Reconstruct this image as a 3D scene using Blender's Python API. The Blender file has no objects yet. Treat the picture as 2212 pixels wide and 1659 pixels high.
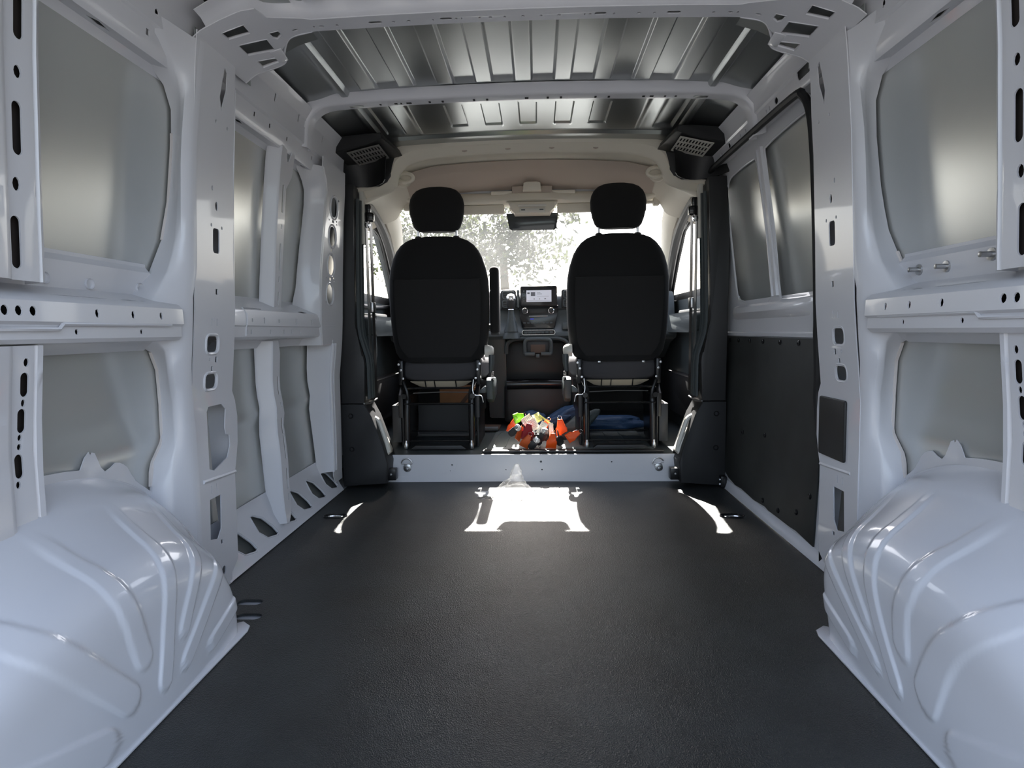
import bpy, bmesh, math, random
from mathutils import Vector, Matrix, geometry, noise
random.seed(7)
S = bpy.context.scene
COL = S.collection

# ------------------------------------------------------------------ camera
CAMX, CAMZ, FPX = .03, .75, 1300.0
YAW, PITCH, ROLL = .042, .088, .013
def make_camera():
    fw = Vector((-math.sin(YAW)*math.cos(PITCH), math.cos(YAW)*math.cos(PITCH), -math.sin(PITCH)))
    r0 = fw.cross(Vector((0, 0, 1))).normalized()
    u0 = r0.cross(fw)
    r = r0*math.cos(ROLL) - u0*math.sin(ROLL)
    u = r.cross(fw)
    cd = bpy.data.cameras.new('camera')
    cd.sensor_fit = 'HORIZONTAL'
    cd.sensor_width = 36
    cd.lens = FPX/2212*36
    cd.clip_start = .02
    co = bpy.data.objects.new('camera', cd)
    m = Matrix((r, u, -fw)).transposed().to_4x4()
    m.translation = (CAMX, 0, CAMZ)
    co.matrix_world = m
    COL.objects.link(co)
    S.camera = co
make_camera()

# ------------------------------------------------------------------ world, sun, exposure
S.view_settings.view_transform = 'Standard'
S.view_settings.look = 'None'
S.view_settings.gamma = 1
S.view_settings.exposure = -1.0
S.view_settings.use_curve_mapping = False
SUN_EL, SUN_AZ = math.radians(49), math.radians(0)      # the sun stands ahead of the van
w = bpy.data.worlds.new('sky'); S.world = w
w.use_nodes = True
nt = w.node_tree; nt.nodes.clear()
sky = nt.nodes.new('ShaderNodeTexSky')
sky.sky_type = 'NISHITA'
sky.sun_disc = False
sky.sun_elevation = SUN_EL
sky.sun_rotation = SUN_AZ
sky.air_density = 1.0; sky.dust_density = 4.0; sky.ozone_density = 1.0
bg = nt.nodes.new('ShaderNodeBackground'); bg.inputs[1].default_value = 1.7
wo = nt.nodes.new('ShaderNodeOutputWorld')
hs = nt.nodes.new('ShaderNodeHueSaturation'); hs.inputs['Saturation'].default_value = .7
nt.links.new(sky.outputs[0], hs.inputs['Color']); nt.links.new(hs.outputs[0], bg.inputs[0]); nt.links.new(bg.outputs[0], wo.inputs[0])
sd = bpy.data.lights.new('sun', 'SUN'); sd.energy = 130; sd.angle = .009; sd.color = (1, .96, .9)
so = bpy.data.objects.new('sun', sd); COL.objects.link(so)
d = Vector((math.sin(SUN_AZ)*math.cos(SUN_EL), math.cos(SUN_AZ)*math.cos(SUN_EL), math.sin(SUN_EL)))
so.rotation_euler = d.to_track_quat('Z', 'Y').to_euler()
so.location = (0, 8, 8)

# ------------------------------------------------------------------ materials
MATS = {}
def mat(name, col, rough=.5, metal=0, coat=0, spec=.5, bump=None, vary=None, trans=0, emit=None, ior=1.45, alpha=1, sheen=0, coat_rough=.05):
    m = bpy.data.materials.new(name); m.use_nodes = True
    n = m.node_tree.nodes; l = m.node_tree.links
    b = n['Principled BSDF']
    b.inputs['Base Color'].default_value = (*col, 1)
    b.inputs['Roughness'].default_value = rough
    b.inputs['Metallic'].default_value = metal
    b.inputs['Coat Weight'].default_value = coat
    b.inputs['Coat Roughness'].default_value = coat_rough
    b.inputs['Specular IOR Level'].default_value = spec
    b.inputs['IOR'].default_value = ior
    b.inputs['Transmission Weight'].default_value = trans
    b.inputs['Alpha'].default_value = alpha
    b.inputs['Sheen Weight'].default_value = sheen
    if emit:
        b.inputs['Emission Color'].default_value = (*emit[0], 1)
        b.inputs['Emission Strength'].default_value = emit[1]
    tc = n.new('ShaderNodeTexCoord')
    if bump:
        kind, scale, strength, dist = bump
        if kind == 'voronoi':
            t = n.new('ShaderNodeTexVoronoi'); t.feature = 'SMOOTH_F1'; out = t.outputs['Distance']
            t.inputs['Scale'].default_value = scale
        else:
            t = n.new('ShaderNodeTexNoise'); out = t.outputs['Fac']
            t.inputs['Scale'].default_value = scale; t.inputs['Detail'].default_value = 3
        l.new(tc.outputs['Object'], t.inputs['Vector'])
        bp = n.new('ShaderNodeBump'); bp.inputs['Strength'].default_value = strength
        bp.inputs['Distance'].default_value = dist
        l.new(out, bp.inputs['Height']); l.new(bp.outputs[0], b.inputs['Normal'])
    if vary:
        scale, amt = vary
        t = n.new('ShaderNodeTexNoise'); t.inputs['Scale'].default_value = scale; t.inputs['Detail'].default_value = 4
        l.new(tc.outputs['Object'], t.inputs['Vector'])
        r = n.new('ShaderNodeValToRGB')
        r.color_ramp.elements[0].position = .3; r.color_ramp.elements[1].position = .7
        r.color_ramp.elements[0].color = (*[c*(1-amt) for c in col], 1)
        r.color_ramp.elements[1].color = (*[min(1, c*(1+amt)) for c in col], 1)
        l.new(t.outputs['Fac'], r.inputs[0]); l.new(r.outputs[0], b.inputs['Base Color'])
    MATS[name] = m
    return m
mat('white_paint', (.66, .66, .69), .34, coat=.35, vary=(3, .02), bump=('noise', 14, .02, .01))
mat('white_gloss', (.66, .67, .71), .25, coat=.6, vary=(3, .02), bump=('noise', 9, .02, .01))
mat('skin_paint', (.60, .61, .60), .26, metal=.52, vary=(2, .04))
mat('roof_paint', (.42, .44, .44), .28, metal=.9, vary=(2, .04))
mat('floor_mat', (.021, .024, .024), .42, spec=.6, bump=('voronoi', 460, .6, .0025), vary=(5, .35))
mat('subfloor', (.62, .63, .67), .4)
mat('black_plastic', (.018, .018, .019), .48, bump=('noise', 700, .15, .001))
mat('grey_plastic', (.055, .065, .068), .42, bump=('noise', 700, .15, .001))
mat('black_gloss', (.008, .008, .009), .18)
mat('black_rubber', (.012, .012, .013), .5)
mat('black_metal', (.012, .012, .013), .3, metal=.2)
mat('hardboard', (.022, .024, .023), .6, bump=('noise', 60, .1, .002), vary=(6, .3))
mat('fabric', (.009, .009, .0095), .9, sheen=.04, bump=('noise', 900, .3, .001))
mat('fabric_panel', (.014, .0135, .014), .85, sheen=.04, bump=('noise', 1200, .3, .001))
mat('fabric_grey', (.06, .058, .062), .85, bump=('noise', 900, .3, .001))
mat('beige', (.70, .65, .55), .65, bump=('noise', 500, .1, .001))
mat('beige_dark', (.44, .37, .31), .8, bump=('noise', 300, .15, .001))
mat('canvas', (.52, .45, .34), .8)
mat('chrome', (.85, .85, .86), .12, metal=1)
mat('steel', (.5, .5, .5), .35, metal=1)
mat('light_plastic', (.62, .60, .54), .35)
mat('mesh_grey', (.22, .21, .20), .5)
mat('sealant', (.62, .58, .56), .7)
mat('hole_shade', (.02, .02, .022), .8)  # near black that paints the shade of holes and slots
mat('wax_brown_shade', (.035, .028, .025), .8)
mat('sill_shade_grey', (.10, .105, .10), .7)

# ------------------------------------------------------------------ helpers
def wloc(o):
    v = Vector((0, 0, 0))
    while o is not None:
        v = v + o.location; o = o.parent
    return v
def finish(name, bm, m, parent=None, smooth=40, recalc=True):
    if recalc: bmesh.ops.recalc_face_normals(bm, faces=bm.faces)
    if parent is not None:
        off = wloc(parent)
        if off.length: bmesh.ops.translate(bm, verts=bm.verts, vec=-off)
    me = bpy.data.meshes.new(name); bm.to_mesh(me); bm.free()
    me.materials.append(MATS[m] if isinstance(m, str) else m)
    if smooth:
        me.polygons.foreach_set('use_smooth', [True]*len(me.polygons))
        me.set_sharp_from_angle(angle=math.radians(smooth))
    o = bpy.data.objects.new(name, me); COL.objects.link(o)
    if parent is not None: o.parent = parent
    return o
def tag(o, label=None, cat=None, group=None, kind=None):
    if label: o['label'] = label
    if cat: o['category'] = cat
    if group: o['group'] = group
    if kind: o['kind'] = kind
    return o
def thing(name, label, cat, loc=(0, 0, 0), group=None, kind=None):
    o = bpy.data.objects.new(name, None); COL.objects.link(o); o.location = loc
    o.empty_display_size = .05
    return tag(o, label, cat, group, kind)
def copy_tree(o, parent=None):
    c = o.copy(); COL.objects.link(c); c.parent = parent
    for ch in list(o.children): copy_tree(ch, c)
    return c

def lerp(a, b, t): return a+(b-a)*t
def sstep(a, b, x):
    t = max(0., min(1., (x-a)/(b-a))); return t*t*(3-2*t)
def interp(tab, x):
    if x <= tab[0][0]: return tab[0][1]
    for (a, va), (b, vb) in zip(tab, tab[1:]):
        if x <= b: return va+(vb-va)*(x-a)/(b-a)
    return tab[-1][1]
def catmull(pts, n=6, closed=False):
    P = [Vector(p) for p in pts]; out = []
    N = len(P); rng = range(N if closed else N-1)
    for i in rng:
        p1, p2 = P[i], P[(i+1) % N]
        p0 = P[i-1] if (closed or i > 0) else p1+(p1-p2)
        p3 = P[(i+2) % N] if (closed or i+2 < N) else p2+(p2-p1)
        for k in range(n):
            t = k/n
            out.append(.5*((2*p1)+(p2-p0)*t+(2*p0-5*p1+4*p2-p3)*t*t+(3*p1-p0-3*p2+p3)*t**3))
    if not closed: out.append(P[-1])
    return out

def add_grid(bm, P, cu=False, cv=False):
    V = [[bm.verts.new(p) for p in row] for row in P]
    nu, nv = len(V), len(V[0])
    for i in range(nu if cu else nu-1):
        for j in range(nv if cv else nv-1):
            try: bm.faces.new((V[i][j], V[(i+1) % nu][j], V[(i+1) % nu][(j+1) % nv], V[i][(j+1) % nv]))
            except ValueError: pass
    return V
def thicken(bm, t):
    bmesh.ops.recalc_face_normals(bm, faces=bm.faces)
    bmesh.ops.solidify(bm, geom=bm.faces[:], thickness=t)
def grid(name, P, m, parent=None, cu=False, cv=False, thick=0, smooth=40, caps=False):
    bm = bmesh.new(); V = add_grid(bm, P, cu, cv)
    if caps:
        for row in (V[0], V[-1]):
            try: bm.faces.new(row)
            except ValueError: pass
    bmesh.ops.remove_doubles(bm, verts=bm.verts, dist=1e-6)
    if thick: thicken(bm, thick)
    return finish(name, bm, m, parent, smooth)
def add_box(bm, lo, hi, bevel=0, seg=2):
    r = bmesh.ops.create_cube(bm, size=1)['verts']
    for v in r:
        v.co = Vector([lerp(lo[k], hi[k], v.co[k]+.5) for k in range(3)])
    if bevel:
        es = list({e for v in r for e in v.link_edges})
        bmesh.ops.bevel(bm, geom=es, offset=bevel, segments=seg, affect='EDGES', profile=.5, clamp_overlap=True)
def box(name, lo, hi, m, parent=None, bevel=0, seg=2):
    bm = bmesh.new(); add_box(bm, lo, hi, bevel, seg)
    return finish(name, bm, m, parent)
def add_tube(bm, pts, r, n=8, closed=False, caps=True, flat=1.0):
    P = [Vector(p) for p in pts]; N = len(P); rings = []
    up = None
    for i in range(N):
        a = P[i-1] if (i > 0 or closed) else P[i]
        b = P[(i+1) % N] if (i < N-1 or closed) else P[i]
        t = (b-a).normalized()
        if up is None:
            up = Vector((0, 0, 1)) if abs(t.z) < .9 else Vector((0, 1, 0))
        side = t.cross(up)
        if side.length < 1e-4: side = t.cross(Vector((1, 0, 0)))
        side.normalize(); up = side.cross(t).normalized()
        rr = r[i] if isinstance(r, (list, tuple)) else r
        rings.append([bm.verts.new(P[i]+side*math.cos(2*math.pi*k/n)*rr+up*math.sin(2*math.pi*k/n)*rr*flat) for k in range(n)])
    for i in range(N if closed else N-1):
        A, B = rings[i], rings[(i+1) % N]
        for k in range(n): bm.faces.new((A[k], A[(k+1) % n], B[(k+1) % n], B[k]))
    if caps and not closed:
        bm.faces.new(rings[0][::-1]); bm.faces.new(rings[-1])
def tube(name, pts, r, m, parent=None, n=8, closed=False, flat=1.0):
    bm = bmesh.new(); add_tube(bm, pts, r, n, closed, True, flat)
    return finish(name, bm, m, parent)
def add_prism(bm, outline, fa, fb, bevel=0, seg=2):
    A = [bm.verts.new(fa(p)) for p in outline]; B = [bm.verts.new(fb(p)) for p in outline]
    n = len(A); fs = [bm.faces.new(A[::-1]), bm.faces.new(B)]
    for i in range(n): fs.append(bm.faces.new((A[i], A[(i+1) % n], B[(i+1) % n], B[i])))
    if bevel:
        es = list({e for f in fs[:2] for e in f.edges})
        bmesh.ops.bevel(bm, geom=es, offset=bevel, segments=seg, affect='EDGES', profile=.5, clamp_overlap=True)
def prism(name, outline, fa, fb, m, parent=None, bevel=0, smooth=40):
    bm = bmesh.new(); add_prism(bm, outline, fa, fb, bevel)
    return finish(name, bm, m, parent, smooth)
def add_lathe(bm, prof, c, axis='Z', n=20):
    rings = []
    for r, h in prof:
        row = []
        for k in range(n):
            a = 2*math.pi*k/n; x, y = r*math.cos(a), r*math.sin(a)
            p = {'Z': (x, y, h), 'Y': (x, h, y), 'X': (h, x, y)}[axis]
            row.append(Vector(c)+Vector(p))
        rings.append(row)
    add_grid(bm, rings, cv=True)
    bmesh.ops.remove_doubles(bm, verts=bm.verts, dist=1e-6)
def lathe(name, prof, c, m, parent=None, axis='Z', n=20):
    bm = bmesh.new(); add_lathe(bm, prof, c, axis, n)
    return finish(name, bm, m, parent)
# 2D outlines
def rrect(cu, cv, hu, hv, r, n=4):
    r = min(r, hu*.999, hv*.999); out = []
    for q, (su, sv) in enumerate(((1, 1), (-1, 1), (-1, -1), (1, -1))):
        for k in range(n+1):
            a = math.pi/2*(q+k/n)
            out.append((cu+su*(hu-r)+r*math.cos(a), cv+sv*(hv-r)+r*math.sin(a)))
    return out
def oval(cu, cv, hu, hv, n=10):
    return [(cu+hu*math.cos(2*math.pi*k/n), cv+hv*math.sin(2*math.pi*k/n)) for k in range(n)]
def diamond(cu, cv, hu, hv, skew=0):
    return [(cu-hu, cv), (cu-hu*.3, cv+hv), (cu+hu, cv), (cu+hu*.3, cv-hv)]
def sheet(name, outer, holes, fmap, m, parent=None, thick=.003, cu=(), cv=(), smooth=35, lips=()):
    """flat sheet with real holes, folded along the given u / v lines and mapped to 3D"""
    loops = [list(outer)]+[list(h) for h in holes]
    pts, edges = [], []
    for lp in loops:
        n0 = len(pts); pts += [Vector((u, v)) for u, v in lp]
        edges += [(n0+i, n0+(i+1) % len(lp)) for i in range(len(lp))]
    vo, eo, fo = geometry.delaunay_2d_cdt(pts, edges, [], 0, 1e-7)[:3]
    def inside(lp, x, y):
        c = False
        for (x1, y1), (x2, y2) in zip(lp, lp[1:]+lp[:1]):
            if (y1 > y) != (y2 > y) and x < (x2-x1)*(y-y1)/(y2-y1)+x1: c = not c
        return c
    bm = bmesh.new(); V = [bm.verts.new((p.x, p.y, 0)) for p in vo]
    for t in fo:
        cx_ = sum(vo[i].x for i in t)/len(t); cy_ = sum(vo[i].y for i in t)/len(t)
        if inside(loops[0], cx_, cy_) and not any(inside(h, cx_, cy_) for h in loops[1:]):
            bm.faces.new([V[i] for i in t])
    bmesh.ops.delete(bm, geom=[v for v in bm.verts if not v.link_faces], context='VERTS')
    bmesh.ops.remove_doubles(bm, verts=bm.verts, dist=1e-6)
    for u in cu:
        bmesh.ops.bisect_plane(bm, geom=bm.verts[:]+bm.edges[:]+bm.faces[:], plane_co=(u, 0, 0), plane_no=(1, 0, 0))
    for v in cv:
        bmesh.ops.bisect_plane(bm, geom=bm.verts[:]+bm.edges[:]+bm.faces[:], plane_co=(0, v, 0), plane_no=(0, 1, 0))
    bmesh.ops.recalc_face_normals(bm, faces=bm.faces)
    for v in bm.verts: v.co = Vector(fmap(v.co.x, v.co.y))
    if thick: thicken(bm, thick)
    for lp, r in lips:
        add_tube(bm, [fmap(u, v) for u, v in lp], r, 6, True)
    return finish(name, bm, m, parent, smooth)

# ================================================================== STRUCTURE
XS = [(-.1, .945), (0, .958), (.2, .975), (.42, .986), (.465, .976), (.555, .988), (.75, .985), (.85, .975), (1.1, .955), (1.4, .925), (1.5, .90), (1.58, .86), (1.66, .80), (1.70, .68)]
XI = [(0, .902), (.3, .897), (.55, .895), (.72, .877), (.82, .868), (1.0, .86), (1.25, .846), (1.45, .828), (1.6, .81)]
xs = lambda z: interp(XS, z)
xi = lambda z: interp(XI, z)

# ---- outside ground
def build_ground():
    bm = bmesh.new()
    add_grid(bm, [[(x, y, -.58) for y in (-30, 0, 10, 60)] for x in (-40, 0, 40)])
    g = finish('ground', bm, mat('asphalt', (.06, .06, .06), .9, vary=(1.5, .15)), None)
    tag(g, 'pale sunlit ground outside around the van', kind='structure')
build_ground()

# ---- floor
def build_floor():
    holes = []
    for cx, cy in ((-.782, 1.60), (-.745, 1.515)):
        holes.append(rrect(cx, cy, .035, .017, .017, 5))
    for sx in (-1, 1):
        holes.append(rrect(sx*.805, 2.385, .045, .022, .022, 6))
    f = sheet('floor', [(-.905, .3), (.905, .3), (.905, 2.88), (.72, 2.95), (.35, 2.945), (.02, 2.955), (-.3, 2.95), (-.72, 2.945), (-.905, 2.86)], holes,
              lambda u, v: (u, v, 0), 'floor_mat', None, .006)
    tag(f, 'black grained rubber load floor of the van', kind='structure')
    box('subfloor', (-.99, .28, -.10), (.99, 3.0, -.012), 'subfloor', f)
    return f
FLOOR = build_floor()

# ---- side walls
RAIL = [(.925, 1.395), (.908, 1.412), (.876, 1.408), (.864, 1.428), (.858, 1.468), (.850, 1.474), (.846, 1.525), (.838, 1.562), (.812, 1.60)]
def profile_map(prof, sx):
    S_ = [0]
    for a, b in zip(prof, prof[1:]): S_.append(S_[-1]+math.hypot(a[0]-b[0], a[1]-b[1]))
    def f(y, s):
        s = max(0, min(S_[-1], s))
        for k in range(len(prof)-1):
            if s <= S_[k+1]+1e-9:
                t = (s-S_[k])/(S_[k+1]-S_[k]); a, b = prof[k], prof[k+1]
                return (sx*lerp(a[0], b[0], t), y, lerp(a[1], b[1], t))
    return f, S_
def rail(name, sx, prof, y0, y1, holes_fn, m, parent, lips=False):
    f, S_ = profile_map(prof, sx)
    holes = holes_fn(S_)
    return sheet(name, [(y0, 0), (y1, 0), (y1, S_[-1]), (y0, S_[-1])], holes, f, m, parent, .003, cv=S_[1:-1])

def side_wall(sx):
    L = sx < 0
    y1 = 2.97 if L else 1.80
    ys = [.30, .6, .9, 1.2, 1.5, 1.8]+([2.1, 2.4, 2.7, 2.97] if L else [])
    zs = [-.1, 0, .1, .2, .3, .42, .44, .465, .49, .53, .555, .60, .68, .75, .85, .97, 1.1, 1.25, 1.4, 1.5, 1.54, 1.58, 1.62, 1.66, 1.70]
    def skin(y, z):
        x = xs(z)
        return (sx*x, y, z)
    w = grid('wall_left' if L else 'wall_right', [[skin(y, z) for z in zs] for y in ys], 'skin_paint', None, thick=.002, smooth=50)
    tag(w, 'grey painted outer side panel of the van on the %s side' % ('driver' if L else 'sliding door'), kind='structure')
    P = 'white_paint'
    # strip above the sliding door outer
    if not L:
        grid('roof_side_skin', [[(sx*xs(z), y, z) for z in (1.50, 1.54, 1.58, 1.62, 1.66, 1.70)] for y in (1.8, 2.4, 2.97)], 'skin_paint', w, thick=.002, smooth=50)

    # cant rail (roof side rail)
    def rh(S_):
        H = []
        mid = lambda k, t=.5: lerp(S_[k], S_[k+1], t)
        if L:
            for y in (1.90, 2.42, .75): H.append(diamond(y, mid(1), .032, .009))
            for y in (1.80, 1.95, 2.06, 2.2, 2.44, 2.56, 1.2, 1.42): H.append(rrect(y, mid(3), .006, .007, .001, 1))
            for y in (1.86, 2.07, 2.27, 2.33, 2.52): H.append(rrect(y, mid(6), .005, .013, .001, 1))
            for y in (1.05, 1.30): H.append(diamond(y, mid(1), .035, .009))
            for y in (1.02, 1.28, 1.44): H.append(oval(y, mid(5), .008, .009))
        else:
            for y in (2.10, 2.36, 2.62): H.append(diamond(y, mid(1), .035, .005))
            for y in (2.16, 2.40, 2.66): H.append(oval(y, mid(3), .015, .011))
            for y in (2.22, 2.25, 2.46, 2.52, 2.75, 2.78): H.append(rrect(y, mid(3, .4), .004, .007, .001, 1))
            H.append(rrect(1.93, mid(3, .75), .06, .014, .014, 5))
            for y in (1.05, 1.30): H.append(diamond(y, mid(1), .035, .009))
            for y in (1.02, 1.28, 1.44): H.append(oval(y, mid(5), .008, .009))
        return H
    if L: rail('cant_rail', sx, RAIL, .30, 2.80, rh, P, w)
    else:
        rail('cant_rail', sx, RAIL, .30, 1.80, lambda S_: [h for h in rh(S_) if max(p[0] for p in h) < 1.75], P, w)
        RD = [(.90, 1.488), (.880, 1.494), (.866, 1.490), (.858, 1.502), (.850, 1.535), (.843, 1.541), (.838, 1.575), (.812, 1.603)]
        rail('door_header_rail', sx, RD, 1.72, 3.0, lambda S_: [h for h in rh(S_) if min(p[0] for p in h) > 1.80], P, w)

    # ---- C pillar: inboard strip with its holes
    def spill(y, z): return (sx*xi(z), y, z)
    yf = 1.775
    outer = [(1.56, -.0), (1.735, 0), (1.735, .03), (yf, .06), (yf, .33), (yf+.01, .36), (yf+.025, .42), (yf+.03, .50), (yf+.02, .55), (yf, .58), (yf-.005, 1.0), (yf-.01, 1.36), (yf-.02, 1.52), (1.56, 1.52)]
    holes = [rrect(1.67, 1.01, .017, .034, .009), rrect(1.65, .724, .028, .022, .014), rrect(1.65, .62, .028, .020, .014),
             rrect(1.67, .87, .006, .008, .001, 1), rrect(1.675, .68, .006, .008, .001, 1), rrect(1.655, .655, .005, .007, .001, 1), rrect(1.64, .682, .003, .004, .001, 1),
             rrect(1.645, .785, .002, .010, .0005, 1), rrect(1.672, .785, .002, .010, .0005, 1),
             oval(1.672, 1.105, .007, .013), oval(1.65, 1.15, .004, .007), oval(1.645, 1.05, .004, .005), oval(1.70, 1.05, .004, .005),
             [(1.69, 1.365), (1.715, 1.43), (1.715, 1.475), (1.70, 1.485), (1.68, 1.40)], oval(1.665, 1.33, .004, .005), oval(1.725, 1.33, .004, .005),
             [(1.625, .17), (1.665, .16), (1.685, .185), (1.69, .285), (1.63, .285)], rrect(1.64, .312, .002, .011, .0005, 1), rrect(1.668, .312, .002, .011, .0005, 1),
             rrect(1.685, .145, .006, .006, .001, 1), oval(1.69, .055, .012, .014)]
    lips = [(rrect(1.65, .724, .033, .027, .018), .004), (rrect(1.65, .62, .033, .025, .018), .004)]
    if L:
        big = [(1.635, .372), (1.66, .362), (1.735, .385), (1.755, .42), (1.752, .45), (1.735, .455), (1.728, .475), (1.738, .53), (1.715, .548), (1.645, .548), (1.635, .535)]
        holes.append(big)
    cp = sheet('rear_pillar', outer, holes, spill, P, w, .003, cv=(.3, .42, .55, .65, .72, .82, .91, 1.0, 1.12, 1.25, 1.35, 1.45), lips=lips)
    if not L:
        # black striker cover plate on the pillar
        cv_ = prism('cover_plate', rrect(1.70, .455, .075, .088, .008), lambda p: (sx*(xi(p[1])-.001), p[0], p[1]), lambda p: (sx*(xi(p[1])-.010), p[0], p[1]), 'black_plastic', w, bevel=.003)
        cv_['label'] = 'black plastic cover plate'
    # ledge across the pillar above the lower slot
    add = bmesh.new(); add_tube(add, [(sx*(xi(.335)), 1.60, .343), (sx*(xi(.335)), 1.70, .337), (sx*xi(.335), yf, .333)], .006, 6)
    finish('pillar_ledge', add, P, w)
    # aft wall of the pillar, flaring into rail and sill
    YA = [(0, 1.47), (.3, 1.48), (.40, 1.50), (.48, 1.545), (.56, 1.562), (.66, 1.555), (.71, 1.53), (.745, 1.44), (.76, 1.40), (.82, 1.39), (.85, 1.45), (.91, 1.525), (1.0, 1.575), (1.1, 1.60), (1.25, 1.607), (1.34, 1.60), (1.39, 1.565), (1.42, 1.49), (1.46, 1.38)]
    YC = [(0, 1.56), (.3, 1.56), (.5, 1.555), (.58, 1.545), (.64, 1.53), (.85, 1.528), (.92, 1.55), (1.2, 1.55), (1.40, 1.565), (1.5, 1.575)]
    rows = []
    zz = [0, .1, .2, .3, .36, .42, .46, .50, .54, .58, .62, .66, .69, .71, .73, .745, .76, .79, .82, .835, .85, .87, .89, .91, .95, 1.0, 1.06, 1.12, 1.18, 1.25, 1.3, 1.34, 1.37, 1.39, 1.41, 1.43, 1.46, 1.50]
    for z in zz:
        a, c = interp(YA, z), interp(YC, z); X0, X1 = xs(z)-.008, xi(z)
        dep = X0-X1
        fl = sstep(.58, .66, z)*(1-sstep(.9, .98, z))
        pts = [(X0, a), (X0-.012, a-.004), (X1+dep*.60, lerp(a, c, .28)-.012), (X1+dep*.40, lerp(a, c, .5)-.022-.01*fl), (X1+dep*.33, lerp(a, c, .62)-.024-.012*fl), (X1+dep*.16, c-.020-.01*fl), (X1+.006, c-.010), (X1+.001, c+.004), (X1, c+.02)]
        rows.append([(sx*x, y, z) for x, y in pts])
    grid('pillar_flank', rows, P, w, smooth=60, thick=.002)
    grid('pillar_front_flank', [[(sx*xi(z), yf-.01, z), (sx*(xi(z)+.03), yf+.0, z), (sx*(xs(z)-.01), yf+.01, z)] for z in (0.06, .3, .55, .82, 1.1, 1.45)], P, w, smooth=60, thick=.002)
    # small dark holes punched in the flank
    # sealant bead along the pillar flange
    sb = [(sx*(xs(z)-.010), interp(YA, z)-.001, z) for z in [.36+.012*k for k in range(30)]]
    tube('sealant_bead', sb, .006, 'sealant', w, 6)
    if L:
        tube('sealant_bead', [(sx*(xs(z)-.009), interp(YA, z)-.003, z) for z in [1.0+.02*k for k in range(15)]], .004, 'sealant', w, 6)
    else:
        tube('sealant_bead', [(sx*(xs(z)-.009), interp(YA, z)-.003, z) for z in [.86+.02*k for k in range(5)]], .005, 'sealant', w, 6)

    # ---- waist rail, rear bay
    WR = [(.980, .866), (.972, .856), (.905, .835), (.876, .826), (.866, .815), (.864, .778), (.872, .772), (.872, .746), (.880, .738), (.93, .734), (.958, .722), (.975, .712)]
    def wh(S_):
        H = []; mid = lambda k, t=.5: lerp(S_[k], S_[k+1], t)
        H += [[(1.11, mid(2, .45)), (1.13, mid(2, .66)), (1.24, mid(2, .66)), (1.27, mid(2, .45))], diamond(1.335, mid(2, .5), .03, .008), diamond(1.385, mid(2, .5), .012, .004)]
        for y in (.985, 1.013, 1.043): H.append(oval(y, mid(4), .008, .009))
        for y in (1.20, 1.31, 1.41): H.append(oval(y, mid(4), .006, .009, 8))
        for y in (.92, 1.15, 1.345): H.append(oval(y, mid(6), .005, .006, 8))
        H += [diamond(1.23, mid(8), .028, .009), diamond(1.33, mid(8), .02, .005)]
        return H
    rail('waist_rail', sx, WR, .30, 1.50, wh, P, w)
    tube('rail_step', [(sx*.866, .9, .773), (sx*.866, .955, .773), (sx*.866, .965, .764), (sx*.866, 1.10, .764), (sx*.866, 1.11, .774), (sx*.867, 1.45, .775)], .004, P, w, 6)
    # reinforcement strip riveted on the panel above the waist rail
    rs = []
    def rsx(z): return xs(z)-.006-.012*sstep(.922, .907, z)
    strip = sheet('panel_strip', [(1.08, .842), (1.50, .842), (1.515, .90), (1.51, .93), (1.08, .93)], [],
          lambda y, z: (sx*(rsx(z)), y, z), P, w, .002, cv=(.87, .90, .908, .915, .922))
    studs = [(1.145, .872), (1.178, .868), (1.30, .865), (1.468, .868)] if L else [(1.435, .884), (1.33, .882), (1.19, .892)]
    for y, z in studs:
        if L:
            lathe('plug', [(0, -.004), (.010, -.004), (.012, 0), (.012, .004)], (sx*(rsx(z)-.002), y, z), 'white_paint', w, 'X', 12)
        else:
            st = lathe('stud', [(.014, .004), (.013, -.004), (.006, -.005), (.006, -.026), (0, -.028)], (rsx(z)-.002, y, z), 'steel', w, 'X', 12)
            st['label'] = 'steel threaded stud with washer'
    if L:
        pass
    # ---- D post, upper and lower
    def dx(y, z, base): return base-.0*z + (.07*sstep(1.085, 1.115, y)) + .03*sstep(.97, .93, y)*0
    up_h = [rrect(1.045, 1.30+dz, .010, .040, .010, 5) for dz in (0,)]+[oval(1.042, 1.205, .008, .011), rrect(1.038, 1.11, .010, .045, .010, 5), oval(1.033, 1.015, .008, .012), rrect(1.028, .915, .010, .045, .010, 5)]
    UPX = lambda y, z: xi(z)+.012+.065*sstep(1.085, 1.12, y)-.012*sstep(1.015, 1.0, y)+.006*sstep(1.072, 1.078, y)*(1-sstep(1.078, 1.084, y))
    sheet('tail_post', [(.60, .85), (1.12, .85), (1.12, 1.46), (.60, 1.46)], up_h, lambda y, z: (sx*UPX(y, z), y, z), P, w, .003,
          cu=(.995, 1.005, 1.015, 1.068, 1.073, 1.078, 1.083, 1.09, 1.1, 1.11), cv=(.9, 1.0, 1.1, 1.25, 1.35))
    lo_h = [oval(1.045, .705, .006, .008), rrect(1.042, .665, .009, .022, .009, 5), oval(1.04, .632, .005, .007), rrect(1.037, .60, .009, .022, .009, 5), oval(1.034, .570, .005, .006), oval(1.033, .553, .005, .006), rrect(1.03, .518, .009, .022, .009, 5), oval(1.026, .485, .005, .007)]
    LPX = lambda y, z: xi(z)+.012+.075*sstep(1.08, 1.11, y)-.012*sstep(1.015, 1.0, y)+.005*sstep(1.06, 1.066, y)*(1-sstep(1.066, 1.072, y))
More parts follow.
